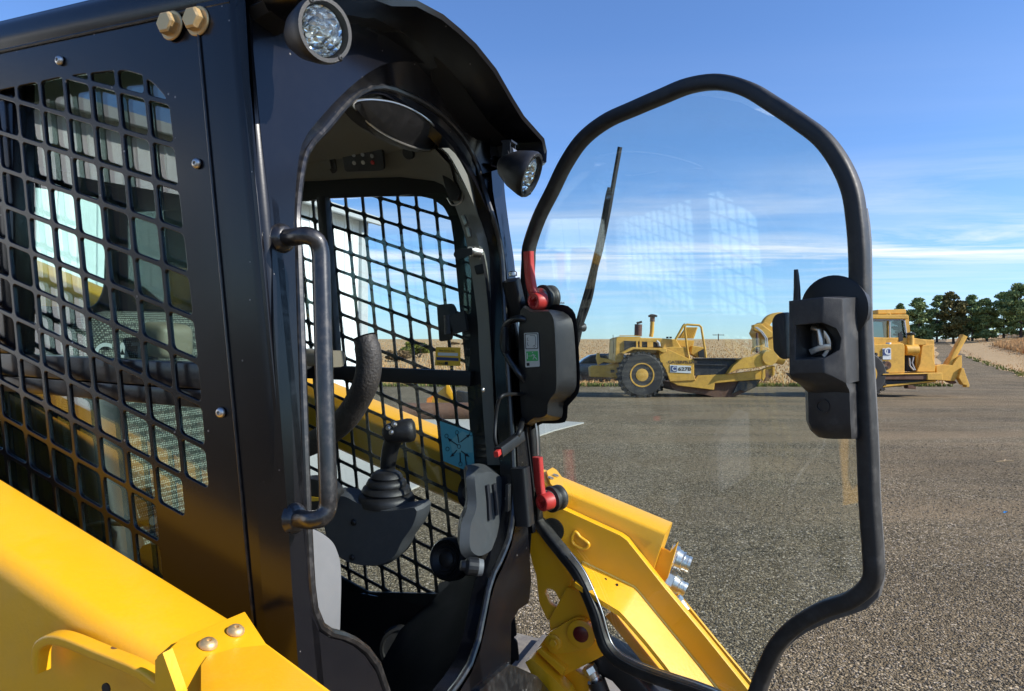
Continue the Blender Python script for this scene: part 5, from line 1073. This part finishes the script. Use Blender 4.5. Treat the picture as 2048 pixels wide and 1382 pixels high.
ext('engine_bay', [(484, 540), (600, 545), (640, 548), (800, 552), (800, 600), (560, 600), (484, 640)], z1, .44, .1, DRK, bevel=0)
for P in ([(590, 545), (606, 545), (606, 600), (590, 600)], [(622, 540), (640, 540), (640, 596), (622, 596)], [(690, 550), (740, 552), (740, 600), (690, 600)]): ext('engine_strut', P, z1, .36, .1, bevel=0)
ext('fender', [(458, 650), (560, 598), (790, 606), (860, 612), (862, 640), (830, 650), (790, 628), (570, 618), (480, 660)], z1, -.05, .9)
ext('frame_plate', [(790, 640), (840, 600), (1060, 702), (1105, 705), (1105, 850), (1120, 895), (890, 905), (850, 800), (800, 720)], z1, .15, .10)
ext('frame_side', [(820, 600), (925, 595), (1035, 600), (1045, 700), (900, 700)], z1, .3, .6)
ext('push_block', [(176, 775), (200, 762), (330, 758), (400, 735), (470, 730), (440, 790), (436, 895), (380, 868), (182, 862)], z1, .9, .6)
ext('push_arm', [(232, 700), (240, 648), (262, 650), (270, 690), (330, 700), (400, 720), (400, 745), (300, 730), (250, 760)], z1, .8, .15)
ext('frame_port', [(362, 800), (396, 800), (396, 824), (362, 824)], z1, .86, .05, DRK, bevel=0)
tube3('muffler', [(610, 395), (606, 500)], z1, .9, .155, MUF); tube3('muffler_outlet', [(595, 384), (620, 378), (640, 372)], z1, .9, .05, DRK)
tube3('exhaust_pipe', [(735, 330), (730, 460), (722, 506)], z1, .9, .085); tube3('air_precleaner', [(736, 305), (734, 370)], z1, .9, .10, MUF); MB().lathe([(-.06, .18), (0, .19), (.03, .14), (.03, 0)], W3(z1(738, 316), .9), (0, 0, 1), 20).build('pipe_cap', DRK, SCR)
tube3('hose_bend', [(770, 545), (790, 560), (796, 590)], z1, .4, .06, LETG)
tube3('hand_rail', [(440, 495), (560, 495), (630, 500)], z1, .5, .015); tube3('hand_rail', [(384, 488), (386, 655)], z1, .8, .012, DRK)
for x in (868, 896): tube3('light_stud', [(x, 505), (x, 520)], z1, .6, .05, DRK)
# roll-over frame and seat
for dy in (.3, 1.5):
    tube3('roll_frame', [(1060, 702), (1042, 600), (1028, 480), (1024, 410), (1040, 396), (1100, 400), (1150, 402), (1170, 420), (1185, 520), (1205, 640), (1210, 692)], z1, dy, .045)
tube3('roll_frame', [(940, 530), (975, 470), (1012, 404), (1026, 394)], z1, .3, .05); tube3('roll_frame', [(940, 530), (975, 470), (1012, 404), (1026, 394)], z1, 1.5, .05)
ext('radiator_guard', [(1030, 420), (1140, 420), (1105, 522), (960, 520)], z1, 1.3, .06)
gu = MB()
for k in range(7): a, b_ = W3(z1(1035 + k * 15, 424), 1.24), W3(z1(985 + k * 17, 516), 1.24); gu.sweep([a, b_], circ(.03, 6))
gu.build('guard_slats', YELO, SCR)
ext('seat_pedestal', [(950, 535), (1110, 540), (1090, 620), (1070, 660), (1045, 600), (945, 590)], z1, 1.25, .1); ext('operator_seat', [(1090, 585), (1195, 600), (1208, 690), (1130, 690), (1075, 655)], z1, 1.0, .4, YELO)
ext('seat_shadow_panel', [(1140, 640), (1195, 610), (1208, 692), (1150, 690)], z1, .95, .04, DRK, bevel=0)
# bowl
ext('bowl_side', [(1095, 706), (1240, 700), (1400, 708), (1540, 712), (1470, 760), (1400, 838), (1300, 846), (1110, 852), (1098, 760)], z1, .25, .12, DKY, lab='worn black painted bowl side')
ext('bowl_rib', [(1095, 744), (1400, 752), (1398, 762), (1095, 756)], z1, .18, .1, DKY, bevel=0)
ext('bowl_rail', [(1098, 696), (1240, 692), (1545, 696), (1540, 712), (1240, 706), (1098, 708)], z1, .1, .2, DKY)
ext('lower_rail', [(890, 900), (945, 890), (1110, 892), (1135, 850), (1400, 838), (1700, 800), (1815, 760), (1818, 800), (1700, 885), (1500, 900), (1290, 920), (1280, 980), (960, 940)], z1, .2, .25)
ext('bowl_bottom', [(880, 905), (1280, 915), (1300, 900), (1690, 888), (1690, 900), (1640, 960), (1555, 1000), (1435, 1050), (1310, 1052), (1210, 1025), (960, 990), (900, 960)], z1, .4, 2.4, RST)
ext('cutting_shoe', [(1500, 900), (1700, 888), (1650, 955), (1555, 998), (1520, 980), (1440, 1020)], z1, .3, .1, DKY)
ext('draft_arm', [(1545, 694), (1620, 683), (1700, 655), (1775, 630), (1830, 640), (1850, 690), (1830, 735), (1760, 760), (1620, 785), (1500, 795), (1400, 838), (1455, 760)], z1, -.05, .35)
MB().lathe([(0, .30), (.1, .32), (.5, .32), (.52, .28), (.52, 0)], W3(z1(1782, 690), -.15), (0, 1, 0), 28).build('arm_trunnion', YELO, SCR)
tube3('draft_tube', [(1790, 690), (1840, 692), (1900, 706)], z1, .2, .24)
ext('blade_hanger', [(1712, 790), (1738, 785), (1740, 860), (1720, 902), (1708, 880)], z1, 0, .1); ext('blade_hanger', [(1800, 770), (1826, 765), (1822, 850), (1805, 850)], z1, .1, .1)
ext('bowl_lip', [(1738, 800), (1800, 790), (1800, 850), (1770, 900), (1730, 898)], z1, .15, .2, RST)
ext('gooseneck', [(1660, 470), (1690, 400), (1740, 370), (1810, 420), (1870, 430), (1880, 640), (1760, 640), (1690, 640), (1690, 520)], z1, .9, .9)
ext('gooseneck_cap', [(1636, 400), (1700, 385), (1760, 430), (1850, 500), (1760, 520), (1700, 470), (1640, 445)], z1, .7, .3)
MB().sweep(smoothpath([W3(z1(x, y), 1.1) for x, y in ((1735, 400), (1770, 352), (1830, 326), (1900, 325), (1960, 345))], 24), rrect(.16, .13, .03), up=(0, 1, 0)).build('neck_arch', YELO, SCR, 50)
tube3('lift_cylinder', [(1665, 470), (1668, 560), (1666, 650)], z1, .6, .05, MUF)
for r_ in (0, 14): tube3('hydraulic_hose', [(1650 + r_, 420), (1700 + r_, 460), (1740 + r_, 520), (1745 + r_, 600)], z1, .55, .025, LETG)
tube3('hydraulic_hose', [(1612, 660), (1620, 620), (1660, 590), (1720, 590), (1790, 625)], z1, .3, .018, YELO)
# front tractor
wheel(1728, 752, 0, 48); wheel(1740, 752, 2.7, 48)
ext('cab_base', [(640, 606), (1060, 606), (1150, 622), (1150, 655), (1000, 662), (640, 660)], z2, .4, 2.2)
ext('side_tank', [(600, 655), (770, 655), (860, 650), (990, 645), (1000, 660), (998, 850), (860, 852), (846, 830), (775, 740), (600, 735)], z2, .1, .6)
cw = [(760, 452), (1020, 452), (1030, 470), (1042, 600), (1038, 640), (766, 620)]
P2 = lambda P, dy: [tuple(W3(z2(*p), dy)[[0, 2]]) for p in P]
plate('cab_wall', P2(cw, .5), [rounded(P2([(780, 484), (888, 480), (890, 606), (782, 602)], .5), .04), rounded(P2([(904, 480), (996, 484), (1014, 560), (1014, 606), (905, 606)], .5), .04)], YELO, SCR, (0, SY + .5 - so_[1], 0), (1, 0, 0), (0, 0, 1), (0, 1, 0), .06)
plate('cab_wall', P2(cw, .5), [rounded(P2([(790, 484), (880, 480), (890, 600), (792, 600)], .5), .04), rounded(P2([(910, 480), (990, 484), (1000, 600), (905, 600)], .5), .04)], YELO, SCR, (0, SY + 2.0 - so_[1], 0), (1, 0, 0), (0, 0, 1), (0, 1, 0), .06)
fm = MB()
for (a, b_) in (((780, 482), (1000, 482)), ((1000, 482), (1016, 606)), ((898, 482), (898, 606)), ((778, 482), (780, 606))): fm.sweep([W3(z2(*a), .44), W3(z2(*b_), .44)], rrect(.025, .02, .005), up=(0, 1, 0))
fm.build('window_frame', LETG, SCR); MB().prism([W3(z2(*p), .53) for p in ((780, 484), (1000, 484), (1014, 606), (782, 606))], (0, .01, 0)).build('cab_glass', GLB, SCR, 0)
ext('cab_roof', [(756, 446), (1022, 446), (1032, 456), (1030, 476), (756, 474)], z2, .35, 1.9); ext('air_conditioner', [(816, 412), (1012, 408), (1014, 440), (818, 442)], z2, .7, 1.1)
tube3('wall_handle', [(878, 448), (884, 438), (896, 436), (904, 448)], z2, .4, .02)
ext('wing_mirror', [(958, 575), (985, 562), (990, 625), (962, 636)], z2, .1, .04, DRK, bevel=0)
ext('engine_cowl', [(1060, 655), (1060, 612), (1205, 622), (1208, 840), (1100, 842), (1078, 810), (1082, 660)], z2, .6, 1.6); ext('cowl_side', [(1120, 660), (1200, 650), (1195, 740), (1212, 800), (1208, 842), (1080, 842), (1105, 780)], z2, .5, .1)
ext('engine_block', [(1005, 700), (1085, 680), (1080, 835), (1010, 838)], z2, .7, .8, DRK, bevel=.03)
for P in ([(1040, 590), (1042, 640), (1036, 680), (1040, 700)], ): tube3('intake_pipe', P, z2, .4, .13)
MB().lathe([(-.25, .22), (.25, .22)], W3(z2(1042, 690), .4), (1, 0, 0), 24).build('air_filter', YELO, SCR); MB().lathe([(0, .15), (.05, .17), (.09, .1), (.1, 0)], W3(z2(1042, 585), .4), (0, 0, 1), 20).build('intake_cap', DRK, SCR)
tube3('engine_line', [(1012, 720), (1040, 715), (1060, 730), (1084, 725)], z2, .35, .03); tube3('engine_line', [(1030, 745), (1034, 800), (1060, 830)], z2, .35, .03, LETG); tube3('engine_line', [(1060, 740), (1050, 780), (1070, 830)], z2, .35, .025, LETG)
ext('step_deck', [(846, 862), (1230, 852), (1232, 896), (850, 896)], z2, .0, .6, RST); ext('deck_edge', [(846, 856), (1230, 848), (1232, 856), (846, 864)], z2, -.05, .5)
ext('belly_pan', [(820, 900), (1232, 896), (1216, 910), (1100, 928), (880, 950), (822, 950)], z2, .2, 1.9, DKY); ext('belly_edge', [(822, 935), (1216, 900), (1216, 910), (822, 952)], z2, .1, .1)
ext('access_step', [(1018, 936), (1075, 936), (1078, 962), (1020, 958)], z2, .1, .3, RST); ext('front_bumper', [(1155, 852), (1260, 848), (1262, 900), (1155, 898)], z2, -.05, 2.0)
ext('bail_bracket', [(1216, 800), (1260, 790), (1330, 795), (1365, 740), (1395, 725), (1397, 800), (1380, 850), (1345, 905), (1300, 905), (1250, 900), (1216, 840)], z2, .7, .7)
MB().sweep([W3(z2(1300, 810), .9), W3(z2(1340, 715), .9), W3(z2(1408, 592), .9)], rrect(.11, .12, .03), up=(0, 1, 0)).build('push_bail', YELO, SCR, 40)
ext('bail_hook', [(1392, 815), (1408, 815), (1418, 850), (1446, 930), (1444, 950), (1420, 948), (1424, 935), (1400, 930), (1370, 880)], z2, .6, .25)
ext('tow_hook', [(1290, 900), (1350, 905), (1358, 920), (1330, 926), (1290, 908)], z2, .8, .2, RST)
lg = ext('maker_plate', [(848, 680), (905, 680), (906, 756), (848, 756)], z2, .075, .02, LABW, bevel=0)
ext('logo_block', [(853, 685), (901, 685), (901, 726), (853, 726)], z2, .055, .015, LABB, lg, bevel=0)
text('lettering', 'C', LABW, lg, W3(z2(860, 722), .05), (1, 0, 0), (0, 0, 1), .38, bold=.03); ext('logo_bar', [(878, 690), (884, 690), (884, 722), (878, 722)], z2, .048, .005, LABW, lg, bevel=0)
MB().lathe([(0, .17), (.03, .15), (.03, .06), (.0, 0)], W3(z2(878, 796), .08), (0, -1, 0), 20).build('filler_cap', RST, SCR); MB().lathe([(-.06, .1), (.06, .1)], W3(z2(888, 650), .2), (0, 0, 1), 16).build('tank_cap', LABW, SCR)
mp3 = ext('model_plate', [(890, 756), (1078, 764), (1076, 830), (892, 822)], z1, .13, .02, LABW, bevel=0); ext('logo_block', [(902, 764), (950, 766), (950, 816), (902, 814)], z1, .115, .015, LABB, mp3, bevel=0)
text('lettering', 'C', LABW, mp3, W3(z1(908, 808), .11), (1, 0, 0), (0, 0, 1), .24, bold=.02); text('lettering', '627B', LETD, mp3, W3(z1(962, 806), .12), (1, 0, 0), (0, 0, 1), .19, bold=.03, sx=1.35)
text('lettering', 'CATERPILLAR', LETD, SCR, W3(z1(872, 742), .13), (1, 0, 0), (0, 0, 1), .15, bold=.045, sx=1.28)

# ---- dark pickup behind the scraper
PY = 40.; car = bpy.data.objects.new('parked_pickup', None); COL.objects.link(car); car.location = (BX(1225, PY), PY + 1, hgt(0, PY)); tag(car, 'dark pickup parked behind the left end of the scraper', 'pickup')
co3 = np.array(car.location)
def Cw(x, y, dy=0.): Y = PY + dy; return np.array([BX(x, Y), Y, BZ(y, Y)]) - co3
MB().prism([Cw(x, y) for x, y in ((1120, 732), (1150, 728), (1162, 727), (1250, 727), (1310, 728), (1316, 740), (1314, 758), (1130, 760), (1118, 752))], (0, 1.9, 0)).build('body', CARP, car, bevel=.05)
MB().prism([Cw(x, y, .15) for x, y in ((1156, 729), (1168, 718), (1182, 710), (1200, 707), (1240, 707), (1258, 711), (1268, 728))], (0, 1.6, 0)).build('cabin', CARP, car, bevel=.04)
MB().prism([Cw(x, y, .13) for x, y in ((1162, 727), (1172, 718), (1184, 712), (1193, 711), (1193, 727))], (0, .03, 0)).build('side_window', GLB, car, 0); MB().prism([Cw(x, y, .13) for x, y in ((1197, 727), (1197, 711), (1238, 711), (1250, 715), (1258, 727))], (0, .03, 0)).build('side_window', GLB, car, 0)
for x in (1150, 1288): MB().lathe([(0, .2), (.0, .42), (.25, .42), (.25, 0)], Cw(x, 759, -.02), (0, 1, 0), 24).build('wheel', TYR, car)

# ---- rusty roller and yellow attachment seen through the far lower window
ry = 17.5
rl = MB().sweep([np.array([BX(800, ry), ry, .22]), np.array([BX(1010, ry), ry + .2, .22])], circ(.22, 20)).build('steel_pipe', RST, None, 40); tag(rl, 'rusty steel pipe lying on the concrete, seen low through the far cab window', 'pipe')
at = bpy.data.objects.new('loader_attachment', None); COL.objects.link(at); ay = 20.5; at.location = (BX(893, ay), ay, 0); tag(at, 'yellow attachment with a pointed arm behind the rusty pipe', 'attachment'); ao = np.array(at.location)
def Aw(x, y, dy=0.): return np.array([BX(x, ay), ay + dy, BZ(y, ay)]) - ao
MB().prism([Aw(x, y) for x, y in ((852, 808), (868, 792), (895, 768), (902, 785), (912, 800), (912, 815), (852, 815))], (0, .5, 0)).build('mounting_plate', YELO, at, bevel=.02)
MB().prism([Aw(x, y, -.1) for x, y in ((893, 762), (897, 765), (910, 795), (905, 800), (893, 786))], (0, .12, 0)).build('pointed_arm', YEL, at, bevel=.01)
MB().prism([Aw(x, y, -.2) for x, y in ((856, 796), (868, 790), (864, 804), (855, 804))], (0, .1, 0)).build('side_block', paint('orange_paint', (.75, .22, .02), .5), at)
MB().prism([Aw(x, y, .1) for x, y in ((912, 782), (936, 786), (940, 822), (912, 822))], (0, .4, 0)).build('gear_case', DRK, at, bevel=.03)
MB().box((0, .2, .02), (.45, 0, 0), (0, .3, 0), (0, 0, .04)).build('foot', RST, at)
# ---- litter on the gravel
p = G(2010, 1027); lit = MB().add([p + np.array(v) for v in ((0, 0, .004), (.03, .005, .02), (.05, .02, .006), (.02, .03, .018), (-.012, .018, .01))], [(0, 1, 3), (1, 2, 3), (0, 3, 4)]).build('plastic_scrap', paint('blue_plastic', (.03, .25, .55), .4), None, 0); tag(lit, 'small blue plastic scrap on the gravel near the right edge', 'litter')
p = G(2010, 924); tw_ = MB()
for a, b_ in (((-.14, 0, .008), (.02, .02, .015)), ((.02, .02, .015), (.13, -.01, .02)), ((0, .015, .012), (.06, .08, .03))): tw_.sweep([p + np.array(a), p + np.array(b_)], circ(.006, 6))
tag(tw_.build('dry_twig', paint('dry_wood', (.42, .3, .16), .8), None), 'pale dry twig lying on the gravel by the right edge', 'twig')
